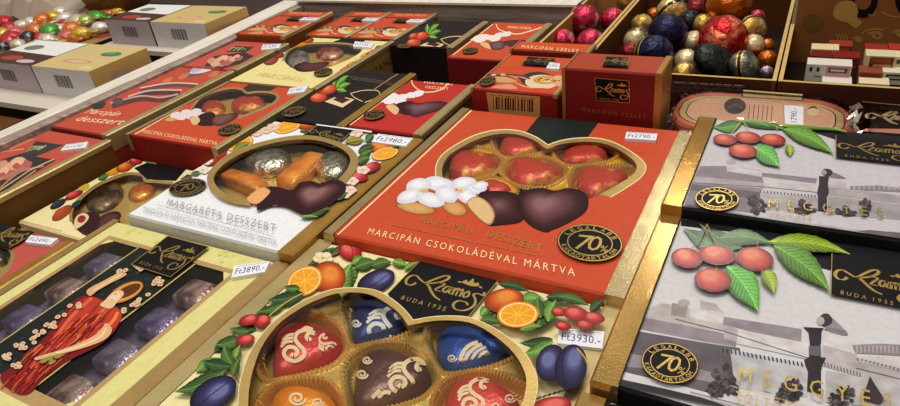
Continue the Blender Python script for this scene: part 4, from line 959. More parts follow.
pk.finish(); pk.bands(.024, .026, GOLDP); pk.film()
seal_on(pk.root, 0, 229.5, 129, 12, 5, -12, .0095, 'z', False)
tag_on(pk.root, 'z', 0, [(290,88),(309,84.6),(304,91.6),(287,94)], 'Ft1990.-')
pk.tray([], -.05, -.055, TRAYD, None, 1.0)
GH = 'red sweets in the small heart box'
sweet('foil_chocolate', 'red foil sweet at the left of the small red heart-window box', ellpx(213,109,12,7,-10), -.054, .035, FR, GH, -.04)
sweet('foil_chocolate', 'red foil sweet at the right of the small red heart-window box', ellpx(248,105,17,7,-8), -.054, .04, FR, GH, -.04)
# yellow heart box
H = smc([(284,60),(289,50.5),(305,44.5),(330,43.5),(350,45),(362,49),(355,56),(338,64),(318,70),(296,70)], 3)
pk = Pack('chocolate_box', 'pale yellow heart-window box with red fruit and round seal, behind the red heart box', 'box of chocolates', -2.462, -1.912, 2.11, 2.785, 0, P(238, 222, 150), side=P(150, 112, 54), hole=[H])
a = pk.a
a.poly(BLACK, [(329,43),(344,37.5),(366,40),(356,47)]); a.band(GOLDP, [(281.5,61),(287.5,49.5),(304,43),(330,42),(352,43.5),(365,49)], [(284.5,60.5),(289.5,51),(305,45),(330,44),(350,45.4),(361,49.5)])
ball(a, 271, 60, 8, 5, -20, [(130, 50, 44), (176, 80, 66)]); ball(a, 278, 55, 6, 3.4, 0, REDF); ball(a, 300, 43, 8, 3.6, -10, [(200, 120, 20), (240, 176, 40)]); ball(a, 308, 40, 6, 3, 0, WORG)
for x, y in ((366,56),(372,53),(360,60),(352,65),(345,70),(340,74)): ball(a, x, y, 6, 3, -20, random.choice([REDF, [(200,170,60),(230,210,120)], WORG]))
leaf(a, (350,70), (334,75), 4, G3); leaf(a, (374,50), (384,46), 4, G1)
nest(a, [CHOC, CHOCM], [(294,66),(304,62),(312,63),(326,61.5),(329,64),(320,69),(310,71.5),(298,71)], [1, .6], (4, 0)); a.text(P(220, 206, 130), 'MARCIPÁN', (256,76), (300,82), (262,72), 1.1)
pk.finish(); pk.bands(0, .024, GOLDP, .02); pk.film()
seal_on(pk.root, 0, 323, 71.8, 9.5, 3.8, -10, .0095, 'z', False)
tag_on(pk.root, 'z', 0, [(355,41.3),(374,42.6),(371,47.4),(353,46.4)], 'Ft2190.-')
sd = Art('x', -1.911); sd.text(FOILTXT, 'SZAMOS', (372,77), (396,60), (371,70), 1.2); sd.mb.build('side_lettering', pk.root)
pk.tray([], -.05, -.055, TRAYD, None, 1.0)
GY = 'foil sweets in the yellow heart box'
sweet('foil_chocolate', 'silver-grey foil sweet at the left of the yellow heart-window box', ellpx(297,59,12,8,-10), -.054, .035, FO((130, 126, 120), (190, 186, 176), 80), GY, -.04)
sweet('foil_chocolate', 'pinkish foil sweet in the middle of the yellow heart-window box', ellpx(330,53,14,6,-6), -.054, .035, FO((190, 70, 70), (226, 170, 150), 80), GY, -.04)

# ================================================================== dark strawberry boxes and the small marzipan box
def straw(a, s, cx, cy):
    f = lambda x, y: (cx+x*s, cy+y*s)
    for x, y, rx, ry, an in ((-14,-2,9,4.5,-14),(-24,6,8.5,4.5,-6),(-24,-2,6,3,-20)): ball(a, *f(x, y), rx*s, ry*s, an, [(176, 50, 28), (214, 84, 46), (232, 130, 90)])
    for x, y, x2, y2 in ((-6,-4,2,-14),(-4,-4,8,-8),(-6,-2,4,0),(-8,-6,-8,-16),(-4,-8,6,-16)): leaf(a, f(x, y), f(x2, y2), 6*s, (90, 140, 50))
    a.poly(P(232, 204, 156), [f(-18,10),(f(-4,4)),f(12,8),f(0,16)]); a.poly(P(80, 30, 26), [f(-10,8),f(-3,5),f(8,8),f(0,12)]); a.ell(P(40, 26, 30), *f(-2,4), 7*s, 3*s)
    a.line(P(226, 200, 130), [f(8,2),f(20,-1),f(34,-1),f(37,3),f(30,8),f(22,11)], .8); a.line(P(226, 200, 130), [f(8,2),f(12,6),f(20,10)], .8)
pk = Pack('chocolate_box', 'black box with strawberries and a cake square, behind the white box', 'box of chocolates', -1.88, -1.535, 1.797, 2.37, 0, P(32, 24, 24))
straw(pk.a, 1.0, 342.5, 91.5); pk.a.line(P(170, 140, 70), [(372,91),(388,80),(398,74)], .9)
for k in range(3): pk.a.line(P(96, 82, 74), [(348+k*2,76+k*1.6),(390+k*2,82+k*1.6)], .6, False)
pk.finish(); pk.bands(0, .032, GOLDD)
seal_on(pk.root, 0, 294, 111.5, 12, 4.5, -12, .0095, 'z', False)
pk = Pack('chocolate_box', 'small bright red box with blossom and dark heart, beside the black strawberry box', 'box of chocolates', -1.522, -1.186, 1.807, 2.3, 0, REDT, side=P(116, 84, 44), front=P(150, 36, 36))
a = pk.a
a.line(CREAMLINE, [(350,125),(410,76)], .9, False)
a.line(P(240, 210, 150), [(450,82),(440,90),(424,92),(414,86),(412,80),(418,76),(440,76),(468,79)], 1.2)
a.text(CREAMLINE, 'MARCIPÁN', (424,83), (452,85.5), (426,80), 1.1); a.text(CREAMLINE, 'DESSZERT', (425,88), (448,90), (426,85.6), 1.1)
for cx, cy in ((384,99),(392,96),(402,97),(412,95),(418,93.5),(390,101),(400,101)): a.ell(P(236, 232, 236), cx, cy, 6.5, 3, -8, 14, .25)
nest(a, [CHOC], [(394,106),(402,102),(414,102),(416,114),(406,115),(398,112)], [1]); a.poly(CUT, [(386,106),(393,104.5),(399,109),(396,114.5),(390,111)], True)
nest(a, [P(66,26,34), P(98,56,66), P(124,84,92)], [(404,106),(412,102.5),(421,103),(430,101.5),(441,101),(448,104),(440,110),(428,114),(414,117.5),(408,112)], [1, .65, .3], (-8, 0))
pk.finish(); pk.bands(0, .034, GOLDP, .02)
seal_on(pk.root, 0, 374, 114.5, 11, 4.6, -10, .0095, 'z', False)
pk = Pack('chocolate_box', 'black box with cherries and a cake square, further back beside the dark gap', 'box of chocolates', -1.905, -1.535, 2.735, 3.17, 0, P(36, 28, 28))
straw(pk.a, .85, 434, 37.5); pk.finish(); pk.bands(0, .03, GOLDP)
seal_on(pk.root, 0, 404, 46, 7, 1.8, 0, .0095, 'z', False)
pk = Pack('chocolate_box', 'red box with white blossom and a curved title, at the back before the plank', 'box of chocolates', -1.497, -1.165, 2.605, 3.17, 0, RED, side=P(130, 30, 28))
a = pk.a
a.line(CREAMLINE, [(453,55),(493,24)], .8, False); a.line(CREAMLINE, [(496,24),(500,30),(516,34),(530,31),(548,25)], 1); a.text(CREAMLINE, 'MARCIPÁN', (507,28), (530,29.5), (509,25.6), 1.1)
for cx, cy in ((475,38),(483,36.5),(491,37.5),(500,35),(506,34),(480,40),(495,39)): a.ell(P(240, 226, 220), cx, cy, 6, 2.4, -8, 14, .25)
a.poly(CUT, [(480,43.5),(486,42.5),(491,46.5),(490,49),(484,47)], True); nest(a, [P(80,50,52), P(120,90,96)], [(490,43),(497,41),(505,42),(504,48),(496,50),(491,48)], [1, .5]); nest(a, [P(90,40,36)], [(503,42),(512,40),(526,40),(531,43),(522,46),(510,47)], [1])
pk.finish(); pk.bands(0, .032, GOLDP)
seal_on(pk.root, 0, 470, 50.2, 8, 2.8, -6, .0095, 'z', False)

# ================================================================== nut-and-coffee boxes
def coffee(a, P0, PX, PY, label=True):
    """front end of the art; unit frame: u to the right, v away"""
    f = lambda u, v: (P0[0]+PX[0]*u+PY[0]*v, P0[1]+PX[1]*u+PY[1]*v)
    W = lambda u: math.hypot(*PX)*u
    a.poly(P(120, 70, 50), [f(.0,.45),f(.3,.52),f(.5,.42),f(.62,.62),f(.3,.62),f(.1,.6)]); a.poly(P(206, 160, 110), [f(.04,.3),f(.2,.5),f(.42,.36),f(.3,.28)], True)
    a.ell(P(70, 46, 40), *f(.62,.5), W(.2), W(.09)); a.ell(P(226, 206, 170), *f(.7,.42), W(.2), W(.085)); a.ell(P(210, 150, 70), *f(.72,.5), W(.15), W(.05)); a.ell(P(232, 200, 140), *f(.74,.5), W(.08), W(.025))
    for k in range(7): a.line(P(*[(120,74,44),(236,190,110),(170,110,60)][k % 3]), [f(.64+.03*k,.46+.02*(k%2)),f(.66+.03*k,.55),f(.69+.03*k,.5)], max(.4, W(.012)))
    for k in range(5): a.line(P(*[(96,54,40),(226,186,140)][k % 2]), [f(.02+.05*k,.5+.02*k),f(.16+.06*k,.58),f(.34+.05*k,.5)], max(.5, W(.018)))
    a.line(P(220, 190, 140), [f(.42,.3),f(.6,.18),f(.86,.16)], .8); a.poly(P(210, 72, 36), [f(.6,.06),f(.7,.18),f(.97,.18),f(.97,.02),f(.75,.01)], True); a.poly(P(222, 150, 110), [f(.2,.06),f(.36,.24),f(.5,.08)], True)
    for u, v in ((.84,.62),(.92,.4),(.95,.55)): a.ell(P(226, 170, 130), *f(u, v), W(.07), W(.03))
NB = 'red nut dessert boxes'
pk = Pack('chocolate_box', 'red box with barcode end and a printed coffee cup, standing behind the large red box', 'box of chocolates', -1.118, -.765, 2.11, 2.5, .07, RED, side=P(140, 34, 28), group=NB)
a = pk.a; coffee(a, (473,87.5), (84,7), (24,-25))
a.poly(P(204, 84, 40), [(496,66),(509,55.5),(527,57),(517,68)]); a.line(P(226, 180, 100), [(496,66),(509,55)], .8, False)
pk.finish(); pk.bands(.008, .014, GOLDP, .014)
label_on(pk.root, 'z', .07, [(528,56.5),(556,59),(551,66),(522,64)], None)
tag_on(pk.root, 'z', .07, [(550,62),(560,63.5),(559,69),(546,68)], 'Ft990.-')
seal_on(pk.root, .07, 487.5, 80.8, 8.5, 4.2, -14, .0095, 'z', False)
fa = Art('y', 2.107); bars = P(66, 40, 24); fa.poly(P(206, 160, 96), [(486,92),(540,96.5),(540,117),(489,112)])
random.seed(3); x = 493
while x < 533:
    w_ = random.choice([.7, 1.2, 1.8]); y = 93.5+(x-486)*.08; fa.poly(bars, [(x,y+2.5),(x+w_,y+2.6),(x+w_,y+15),(x,y+14.8)]); x += w_+random.choice([.8, 1.3, 2])
for k in range(6): fa.poly(P(150, 90, 50), [(490+k*8,94.5+k*.65),(495+k*8,95+k*.65),(495+k*8,95.8+k*.65),(490+k*8,95.3+k*.65)])
fa.mb.build('barcode_panel', pk.root)
pk = Pack('chocolate_box', 'orange-red box end with pale capital lettering, behind the barcode box', 'box of chocolates', -1.12, -.77, 2.515, 2.625, .09, P(204, 84, 40), side=P(130, 40, 26), group=NB)
pk.a.text(CREAMLINE, 'MARCIPÁN SZELET', (521,47.6), (578,52.6), (522.5,44.6), 1.4); pk.finish(); pk.bands(.008, .012, GOLDP, .014)
pk = Pack('chocolate_box', 'dark red upright box with a black brand square, right of the barcode box', 'box of chocolates', -.737, -.392, 2.1, 2.27, .18, P(170, 66, 40), side=P(150, 100, 44), front=P(128, 28, 28), group=NB)
a = pk.a; a.line(P(230, 180, 90), [(562.5,67.6),(567,53)], 1.2, False)
pk.finish(); pk.bands(.01, .02, G(190, 140, 70, .4, .7), .37)
label_on(pk.root, 'z', .18, [(606,56.4),(629,57.6),(628,66.4),(602,65)], None)
fa = Art('y', 2.097); fa.poly(G(190, 140, 80, .4), [(594,77.2),(629.5,80.5),(630,103.5),(596,101)]); fa.poly(BLACK, [(595,78.3),(628.5,81.4),(629,102.5),(597,100.1)])
fa.logo(FOILTXT, (596,101), (630,104), (595,78)); fa.mb.build('brand_label', pk.root)
fa = Art('y', 2.097); fa.text(P(176, 90, 60), 'MARCIPÁN SZELET', (582,111.5), (646,119), (582,107.5), 1.4); fa.mb.build('front_lettering', pk.root)
# far ones before the plank
for nm, x0, x1, y0, y1, lab, o in (('A', -2.52, -2.235, 2.80, 3.28, 'left one of two nut boxes with printed cups, behind the yellow box', (310,39)), ('B', -2.225, -1.915, 2.80, 3.28, 'right one of two nut boxes at the back with a printed cup, next to cherries', (358,41)), ('C', -2.895, -2.54, 2.64, 3.1, 'nut box in the back corner beside the left rail, with a printed cup', (232,40))):
    ZA = .05 if nm == 'C' else .005
    pk = Pack('chocolate_box', lab, 'box of chocolates', x0, x1, y0, y1, ZA, RED, side=P(130, 72, 30), group=NB)
    pb = [to_px((*p, ZA)) for p in ((x0, y0), (x1, y0), (x0, y1), (x1, y1))]
    coffee(pk.a, pb[0], (pb[1][0]-pb[0][0], pb[1][1]-pb[0][1]), ((pb[2][0]-pb[0][0])*.62, (pb[2][1]-pb[0][1])*.62))
    def uv(u, v): return to_px((x0+(x1-x0)*u, y0+(y1-y0)*v, ZA))
    pk.a.poly(P(90, 24, 22), [uv(.06,.80),uv(.7,.80),uv(.72,.77),uv(.06,.77)])  # dark strip painted as the shaded gap before the lettered end
    pk.a.text(CREAMLINE, 'MARCIPÁN SZELET', uv(.15,.88), uv(.85,.88), uv(.15,.94), 1.2)
    pk.finish(); pk.bands(.01, .018, GOLDP, .02)
    label_on(pk.root, 'z', ZA, [uv(.36,.75),uv(.66,.75),uv(.66,.62),uv(.36,.62)], None)
    tag_on(pk.root, 'z', ZA, [uv(.64,.76),uv(.98,.76),uv(.98,.64),uv(.64,.64)], 'Ft990.-')
# ================================================================== cardboard bins at the back right
from mathutils import noise as mnoise
KR = P(176, 124, 64, .7, .12, 30); KRD = P(96, 56, 26, .7, .15, 20, .1); KRE = P(206, 170, 106, .7, .1, 80); BRN = P(74, 38, 22, .7, .12, 20, .1)
def bin_(label, x0, x1, y0, y1, zt, front, inner, zb=TABLE, floor=-.115, backz=None, edge=KRE, tw=.014):
    r = root('cardboard_bin', ((x0+x1)/2, (y0+y1)/2, zb), label, 'box', 'cardboard bins')
    def wall(nm, a0, a1, b0, b1, top, face, mat2):
        m = MB(); m.box(a0, a1, b0, b1, zb, top, mat2)
        m.add([(a0,b0,top+.001),(a1,b0,top+.001),(a1,b1,top+.001),(a0,b1,top+.001)], [(0,1,2,3)], edge); m.build(nm, r)
    wall('side_panel', x0, x0+tw, y0, y1, zt, 0, inner); wall('side_panel', x1-tw, x1, y0, y1, zt, 0, inner)
    wall('front_panel', x0+tw, x1-tw, y0, y0+tw, zt, 0, front); wall('back_panel', x0+tw, x1-tw, y1-tw, y1, backz or zt, 0, P(150, 92, 48, .6, .14, 12) if backz else inner)
    m = MB(); m.box(x0+tw, x1-tw, y0+tw, y1-tw, floor-.01, floor, P(34, 18, 12, .7, .12, 20, .1)); m.build('false_bottom', r)
    return r
bin_('narrow cardboard bin of pink foil balls, behind the red boxes', -1.07, -.803, 2.645, 3.62, .05, KR, KR)
b2 = bin_('wide cardboard bin heaped with mixed foil balls, at the back', -.797, -.056, 2.438, 3.62, .05, BRN, KRD)
fa = Art('y', 2.437); fa.poly(P(92, 62, 60), [(672,80.5),(745,85.5),(745,93),(672,92)])
for k in range(3):
    y = 82.2+k*3; x = 674
    while x < 742:
        l = random.uniform(4, 12); fa.line(P(196, 180, 170) if k == 0 else P(30, 18, 18), [(x,y+(x-674)*.05),(x+l,y+(x+l-674)*.05)], 1.0 if k else .7, False); x += l+random.uniform(1.5, 4)
fa.mb.build('printed_label', b2)
b3 = bin_('brown display carton of tiny chocolate bars with swirl-printed back, at the right', -.05, .62, 2.438, 3.12, .05, BRN, BRN, backz=.6)
# printing on its upright back
fa = Art('y', 3.105); GP = P(196, 152, 78, .6)
for cx, cy in ((853,12), (900,12)):
    for rr, c in ((1, P(22, 20, 26)), (.55, P(150, 92, 48))): fa.ell(c, cx+10, cy-12, 15*rr, 18*rr, 0, 24)
fa.poly(GP, [(838,3),(852,1),(858,10),(857,18),(862,22),(856,28),(848,23),(838,20),(833,14)], True)
fa.poly(P(120, 88, 48), [(802,20),(812,14),(822,18),(824,24),(818,32),(806,30)], True)
for k in range(4): fa.line(GP, [(836+k*3,34),(838+k*3,38),(837+k*3,42)], 1.0)
for cx, cy, r_ in ((876,36,9), (858,40,6), (900,34,8)):
    for k in range(2): fa.line(GP, spiral(cx, cy, r_-k*3, 1.2, .55, 3.4), 1.1)
fa.line(GP, [(862,33),(872,29),(884,30)], 1.2); fa.line(GP, [(882,12),(890,16),(900,17)], 1.1); fa.line(GP, [(868,14),(873,16),(876,10)], 1)
fa.mb.build('back_printing', b3)
# the folded inner flap that shows as a second pale edge
# ------------------------------------------------------------------ foil balls
FR_ = lambda *c: c
FOILS = {
 'pink': FO((196, 44, 74), (240, 206, 200), 45, .52, .62, .28, .7, .7), 'navy': FO((24, 26, 58), (96, 98, 146), 35, .5, .75, .3, .7, .8),
 'red': FO((200, 34, 30), (240, 130, 90), 55, .5, .62, .25, .7, 1.0), 'orange': FO((186, 92, 26), (226, 140, 50), 35, .4, .7, .3, .75, .7),
 'gold': FO((196, 150, 66), (236, 212, 150), 45, .4, .6, .3, .75, .7), 'black': FO((20, 26, 22), (58, 62, 52), 30, .5, .8, .3, .6, .7),
 'silver': FO((110, 118, 104), (190, 196, 180), 50, .4, .6, .28, .8, .7), 'cream': FO((222, 196, 150), (206, 70, 50), 50, .55, .6, .32, .5, .5),
 'dred': FO((120, 22, 26), (186, 60, 50), 40, .5, .7, .3, .6, .8), 'lilac': FO((150, 128, 150), (220, 200, 214), 50, .4, .6, .3, .7, .7)}
def foil_ball(label, cx, cy, rp, col, zc, band=None, sq=(1, 1, .92), tilt=0, group='foil-wrapped chocolate balls'):
    c = at(cx, cy, zc); r = rp*depth(c)/F; m = MB(); NU, NV = 26, 14; sd = Vector((cx*.37, cy*.51, 0)); vs = []
    Rm = Matrix.Rotation(tilt, 3, 'Y') @ Matrix.Rotation(tilt*.7, 3, 'X')
    for j in range(NV+1):
        t = math.pi*j/NV
        for i in range(NU):
            p = 2*math.pi*i/NU; d = Vector((math.sin(t)*math.cos(p), math.sin(t)*math.sin(p), math.cos(t)))
            k = 1+.06*mnoise.noise(d*3.2+sd)+.045*mnoise.noise(d*8+sd)
            d = Vector((d.x*sq[0], d.y*sq[1], d.z*sq[2]*(1.06 if d.z > 0 else .97)))*k
            vs.append(c+(Rm @ d)*r)
    fs = [(j*NU+i, (j+1)*NU+i, (j+1)*NU+(i+1) % NU, j*NU+(i+1) % NU) for j in range(NV) for i in range(NU)]
    m.add(vs, fs, FOILS[col], True); o = m.build('foil_ball'); tag(o, label, 'chocolate ball', group)
    if band:
        m = MB(); bv = []; Rb = Matrix.Rotation(band[1], 3, 'Y') @ Matrix.Rotation(band[2], 3, 'X'); n = 30
        for h in (-.2, -.1, .1, .2):
            for i in range(n):
                p = 2*math.pi*i/n; q = math.sqrt(1-h*h)*1.035; d = Rb @ Vector((q*math.cos(p), q*math.sin(p), h*1.02))
                d = Vector((d.x*sq[0], d.y*sq[1], d.z*sq[2]*1.03)); bv.append(c+(Rm @ d)*r)
        for r_ in range(3): m.add(bv, [(r_*n+i, r_*n+(i+1) % n, (r_+1)*n+(i+1) % n, (r_+1)*n+i) for i in range(n)], P(20, 22, 22, .35) if r_ == 1 else FOILS['gold'], True)
        s = m.build('printed_band'); D = Vector(s['_o'])-Vector(o['_o']); s.parent = o; s.location = D*S
    return o
for a in (('pink foil ball with a yellow patch, topmost in the narrow bin', 584, 20, 15.5, 'pink', -.0, None), ('pink foil ball against the right wall of the narrow bin', 612.5, 20, 12.5, 'pink', -.02),
          ('pink foil ball at the front left of the narrow bin', 562, 42, 13.5, 'pink', -.02), ('pink foil ball at the front right of the narrow bin', 590.5, 43, 14, 'pink', -.03),
          ('dark pink foil ball partly under the topmost one in the narrow bin', 569, 27, 9, 'dred', -.03), ('gold foil ball at the very back of the narrow bin', 626, 1, 9.5, 'gold', -.0)):
    foil_ball(*a[:6], band=None, tilt=.4, group='pink bin foil balls')
BL = [('navy foil ball, the larger and further of the two dark blue ones', 666.5, 35, 20.5, 'navy', .03, None, (1,1,.95)),
      ('navy foil ball with a gold band, in front of the larger dark blue one', 653, 55, 19.5, 'navy', .03, (1, .5, .3), (1,1,.95)),
      ('crinkled bright red foil ball in the middle of the wide bin', 722.5, 40, 24, 'red', .03, None, (1,1,.95)),
      ('orange foil ball with a dark band, largest at the back of the wide bin', 728, 6, 22, 'orange', .06, (1, -.5, .5), (1,1,1)),
      ('gold foil ball with red marks, behind the larger navy ball', 672, 14, 16, 'gold', .02, (1, .9, .2), (1.1,1,.8)),
      ('black foil ball right of the gold one with red marks', 689, 23, 13, 'black', -.01),
      ('dark red foil ball at the back between gold and orange ones', 696, 10, 12, 'dred', -.02),
      ('long black foil egg lying in front of the bright red ball', 716, 64, 19, 'black', .02, None, (1.35,1,.62)),
      ('silver-green foil ball beside the long black egg', 744, 66, 15, 'silver', .02, (1, .6, -.4), (1.05,1,.75)),
      ('pale silver foil ball low at the front wall, under the silver-green one', 733, 77, 13, 'lilac', -.03, None, (1.1,1,.6)),
      ('cream and red foil ball right of the navy balls at the front', 686, 61, 12, 'cream', .0),
      ('small cream foil ball at the front wall below the navy one', 684, 74, 10, 'gold', -.03),
      ('cream-red foil ball wedged between navy and bright red ones', 694, 42, 9.5, 'cream', .0),
      ('gold foil ball peeping over the bright red one on its left', 703, 25, 9.5, 'gold', -.01),
      ('olive-gold foil ball with dark band at the right wall', 753, 30, 14, 'gold', .0, (1, .5, .4), (1.1,1,.7)),
      ('red and yellow foil ball below the olive-gold one', 753, 46, 10, 'cream', .0),
      ('small orange foil ball near the right wall, upper one', 767, 46, 7.5, 'orange', -.02), ('small orange foil ball near the right wall, lower one', 767, 60, 8.5, 'orange', -.03),
      ('little silver foil ball in the front right corner of the wide bin', 766.5, 72, 6.5, 'lilac', -.04),
      ('yellow foil ball with red top at the left of the navy balls', 636, 40, 10.5, 'cream', .0, (1, .3, .8)), ('gold-brown foil ball higher at the left of the navy balls', 642, 25, 9.5, 'gold', .0),
      ('red foil ball at the bottom left of the wide bin', 630, 53, 9, 'dred', -.03), ('pink foil ball at the back left of the wide bin', 665, 1, 7.5, 'pink', .0),
      ('small gold foil ball at the back left, behind the gold-brown one', 654, 15, 7.5, 'orange', -.01), ('pink foil ball at the back right near the wall', 757, 17, 7.5, 'pink', -.02), ('black foil ball at the back beside the orange one', 684, 2, 9, 'black', .0),
      ('dim red foil ball at the back right corner', 765, 6, 9, 'dred', -.05)]
for i, a in enumerate(BL): foil_ball(*a[:3], a[3]*(1.16 if 8 < a[3] < 12 else 1), *a[4:6], band=a[6] if len(a) > 6 else None, sq=a[7] if len(a) > 7 else (1, 1, .92), tilt=.25+(i % 5)*.2)

# ------------------------------------------------------------------ tiny bars in the right carton
def mini(label, x0, y0, x1, y1, yw, cols, dep=.07):
    A = aty(x0, y0, yw); B = aty(x1, y1, yw); C_ = aty(x0, y1, yw); z1, z0 = max(A.z, B.z+.02), C_.z
    xa, xb = A.x, B.x; zb_ = min(z0, z1-.02); r = root('chocolate_bar', ((xa+xb)/2, yw+dep/2, zb_), label, 'chocolate bar', 'tiny bars in the brown carton')
    m = MB(); m.box(xa, xb, yw, yw+dep, zb_, z1, P(*cols[0])); m.build('wrapper', r)
    m = MB(); w = xb-xa; h = z1-zb_; a = Art('y', yw, m)
    for u0, u1, v0, v1, c in cols[1:]: a.wpoly(P(*c), [(xa+w*u0,yw-.002,zb_+h*v0),(xa+w*u1,yw-.002,zb_+h*v0),(xa+w*u1,yw-.002,zb_+h*v1),(xa+w*u0,yw-.002,zb_+h*v1)])
    m.build('printed_front', r)
W_, PK, RD, GN = (222, 216, 200), (206, 140, 156), (130, 44, 34), (60, 70, 50)
mini('white and pink tiny bar with two dark dots, lowest row left', 807, 64, 849, 81, 2.56, [W_, (.45,.97,.05,.95,PK), (.5,.92,.58,.86,(90,80,70)), (.55,.85,.66,.78,(206,196,170)), (.08,.14,.6,.85,(50,40,60)), (.24,.3,.6,.85,(50,40,60)), (.2,.36,.3,.36,(120,110,110))])
mini('pale tiny bar with black label at the front wall, below the pink one', 822, 82, 850, 92, 2.5, [W_, (.1,.9,.4,.9,GN)])
mini('cream tiny bar at the front wall, lower right', 859, 83, 887, 95, 2.5, [(226,206,166), (.05,.95,.5,.95,(200,180,130))])
mini('red tiny bar with a pale stripe, on the white and pink one', 811, 56, 831, 63.5, 2.68, [(112,34,26), (.02,.98,.05,.3,(206,150,120)), (.1,.9,.4,.9,(150,60,40))])
mini('red tiny bar with a green label, right of the pale-striped one', 833, 57, 858, 68, 2.66, [(126,36,30), (.15,.8,.45,.95,GN), (.22,.7,.55,.8,(200,196,160)), (.1,.9,.1,.3,(176,80,60))])
mini('tiny bar with pale glare painted along its top, at the back left', 811, 49.5, 838, 55, 2.84, [(230,210,160), (.02,.98,.0,.4,(110,50,34))])  # the pale gold colour is glare painted on the upper edge
mini('red tiny bar at the back, right of the one with painted glare', 829, 45.5, 851, 53, 2.9, [(150,56,44), (.1,.9,.3,.7,(190,90,70))])
mini('cream tiny bar with a brown picture, middle row right', 866, 55.5, 893, 70, 2.62, [(216,202,160), (.16,.95,.08,.92,(110,54,34)), (.3,.9,.2,.45,(200,130,110)), (.2,.85,.55,.85,(146,74,40))])
mini('red-brown tiny bar, lowest row centre', 859, 72, 881, 83, 2.56, [(140,72,50), (.04,.96,.1,.4,(206,140,110)), (.1,.9,.5,.85,(96,46,34))])
mini('cream tiny bar with dark label, lowest row right', 883, 72, 915, 84, 2.57, [(220,212,180), (.1,.7,.4,.85,GN), (.2,.6,.5,.7,(180,180,150))])
mini('cream tiny bar with dark lettering at the right edge, middle row', 895, 57, 920, 70, 2.63, [(222,208,166), (.1,.9,.5,.8,(80,70,60))])
mini('red tiny bar with white end, top row centre', 865, 49, 887, 55, 2.86, [(150,50,40), (0,.12,0,1,(220,210,190)), (.2,.95,.15,.35,(220,170,150))])
mini('bright red tiny bar, top row at the right edge', 889, 49.5, 915, 55.5, 2.87, [(176,56,40), (.1,.9,.2,.5,(206,110,80))])
# ------------------------------------------------------------------ packs in cellophane
def stadium(x0, x1, y0, y1, r, n=8):
    out = []
    for cx, cy, a0 in ((x1-r, y1-r, 0), (x0+r, y1-r, 90), (x0+r, y0+r, 180), (x1-r, y0+r, 270)):
        for k in range(n+1): a = math.radians(a0+90*k/n); out.append((cx+r*math.cos(a), cy+r*math.sin(a)))
    return out
def prism(m, o, z0, z1, mat, c=.01):
    n = len(o); g = grow(o, .975); vs = [(*p, z0) for p in o]+[(*p, z1-c) for p in o]+[(*p, z1) for p in g]
    m.add(vs, [(i, (i+1) % n, n+(i+1) % n, n+i) for i in range(n)]+[(n+i, n+(i+1) % n, 2*n+(i+1) % n, 2*n+i) for i in range(n)]+[tuple(range(2*n, 3*n)), tuple(range(n))[::-1]], mat)
r = root('sweet_box', (-.09, 2.22, TABLE), 'salmon oval-ended box in cellophane with an upright price sticker, behind the further cherry box', 'box of chocolates', 'cellophane packs')
m = MB(); o = stadium(-.365, .185, 2.065, 2.392, .13); prism(m, o, TABLE, .012, P(206, 112, 90))
zz = .0122
for g, mat in ((.9, P(66, 40, 24)), (.885, P(190, 160, 112)), (.81, P(70, 44, 30)), (.795, P(204, 160, 130))):
    gx = -.09; q = [(gx+(p[0]-gx)*(g+.03), 2.215+(p[1]-2.215)*(g-.08)) for p in o]; m.add([(*p, zz) for p in q], [tuple(range(len(q)))], mat); zz += .0004
a = Art('z', zz, m)
a.ell(P(70, 60, 62), 735, 106, 11, 8, 0, 20); a.line(P(120, 110, 100), [(728,108),(735,104),(742,108)], .8, False); a.poly(P(214, 170, 140), [(748,102),(782,104),(784,122),(748,120)])
for k in range(6): a.line(P(120, 80, 70), [(750+k*4.5,104+k*.3),(748.5+k*4.5,119+k*.3)], .9, False)
a.ell(P(110, 66, 40), 813, 110, 5, 4); a.ell(P(214, 190, 150), 813, 112, 6, 4)
for q in ([(743.5,89.8),(802.5,94.2),(802,100.2),(743,96.4)],): a.poly(P(60, 40, 26), [(q[0][0]-1,q[0][1]),(q[1][0]+1,q[1][1]),(q[2][0]+1,q[2][1]),(q[3][0]-1,q[3][1])]); a.poly(P(196, 172, 120), q)
m.build('lid', r); r['_c'] = [-.36, .18, 2.07, 2.39]
tag_on(r, 'z', .0145, [(784,105),(803.5,106.5),(803.5,125),(785,124)], '1790.-', .004, True)
def shell(label_parent, o, z0, zt, amp, seed, name='cellophane_wrap'):
    m = MB(); n = len(o); rings = []
    for k, z in ((1.04, z0), (1.035, zt-.03), (1.01, zt), (.75, zt+.006), (.4, zt+.008)):
        rr = []
        for i, p in enumerate(grow(o, k)):
            w_ = amp*mnoise.noise(Vector((p[0]*22+seed, p[1]*22, z*20))); rr.append((p[0]+w_*.6, p[1]+w_*.3, z+w_*.8))
        rings.append(rr)
    vs = [p for q in rings for p in q]; nr = len(rings)
    m.add(vs, [(j*n+i, j*n+(i+1) % n, (j+1)*n+(i+1) % n, (j+1)*n+i) for j in range(nr-1) for i in range(n)]+[tuple(range((nr-1)*n, nr*n))], FILM_C, True)
    m.build(name, label_parent)
shell(r, o, -.1, .022, .006, 1.0)
m = MB(); n = 14; vs = []
for j in range(5):
    for i in range(n):
        q = Vector((-.385+.012*j, 2.10+.26*i/(n-1), -.09+.1*j/4)); vs.append(q+Vector((mnoise.noise(Vector((i*.9, j*1.3, 21))), mnoise.noise(Vector((i*.9, j*1.3, 25))), mnoise.noise(Vector((i*.9, j*1.3, 29)))))*.03)
m.add(vs, [(j*n+i, j*n+i+1, (j+1)*n+i+1, (j+1)*n+i) for j in range(4) for i in range(n-1)], FILM('crumpled_film', .05, (.9, .88, .88), .9, 70, 1.9), False); m.build('wrapper_end', r)
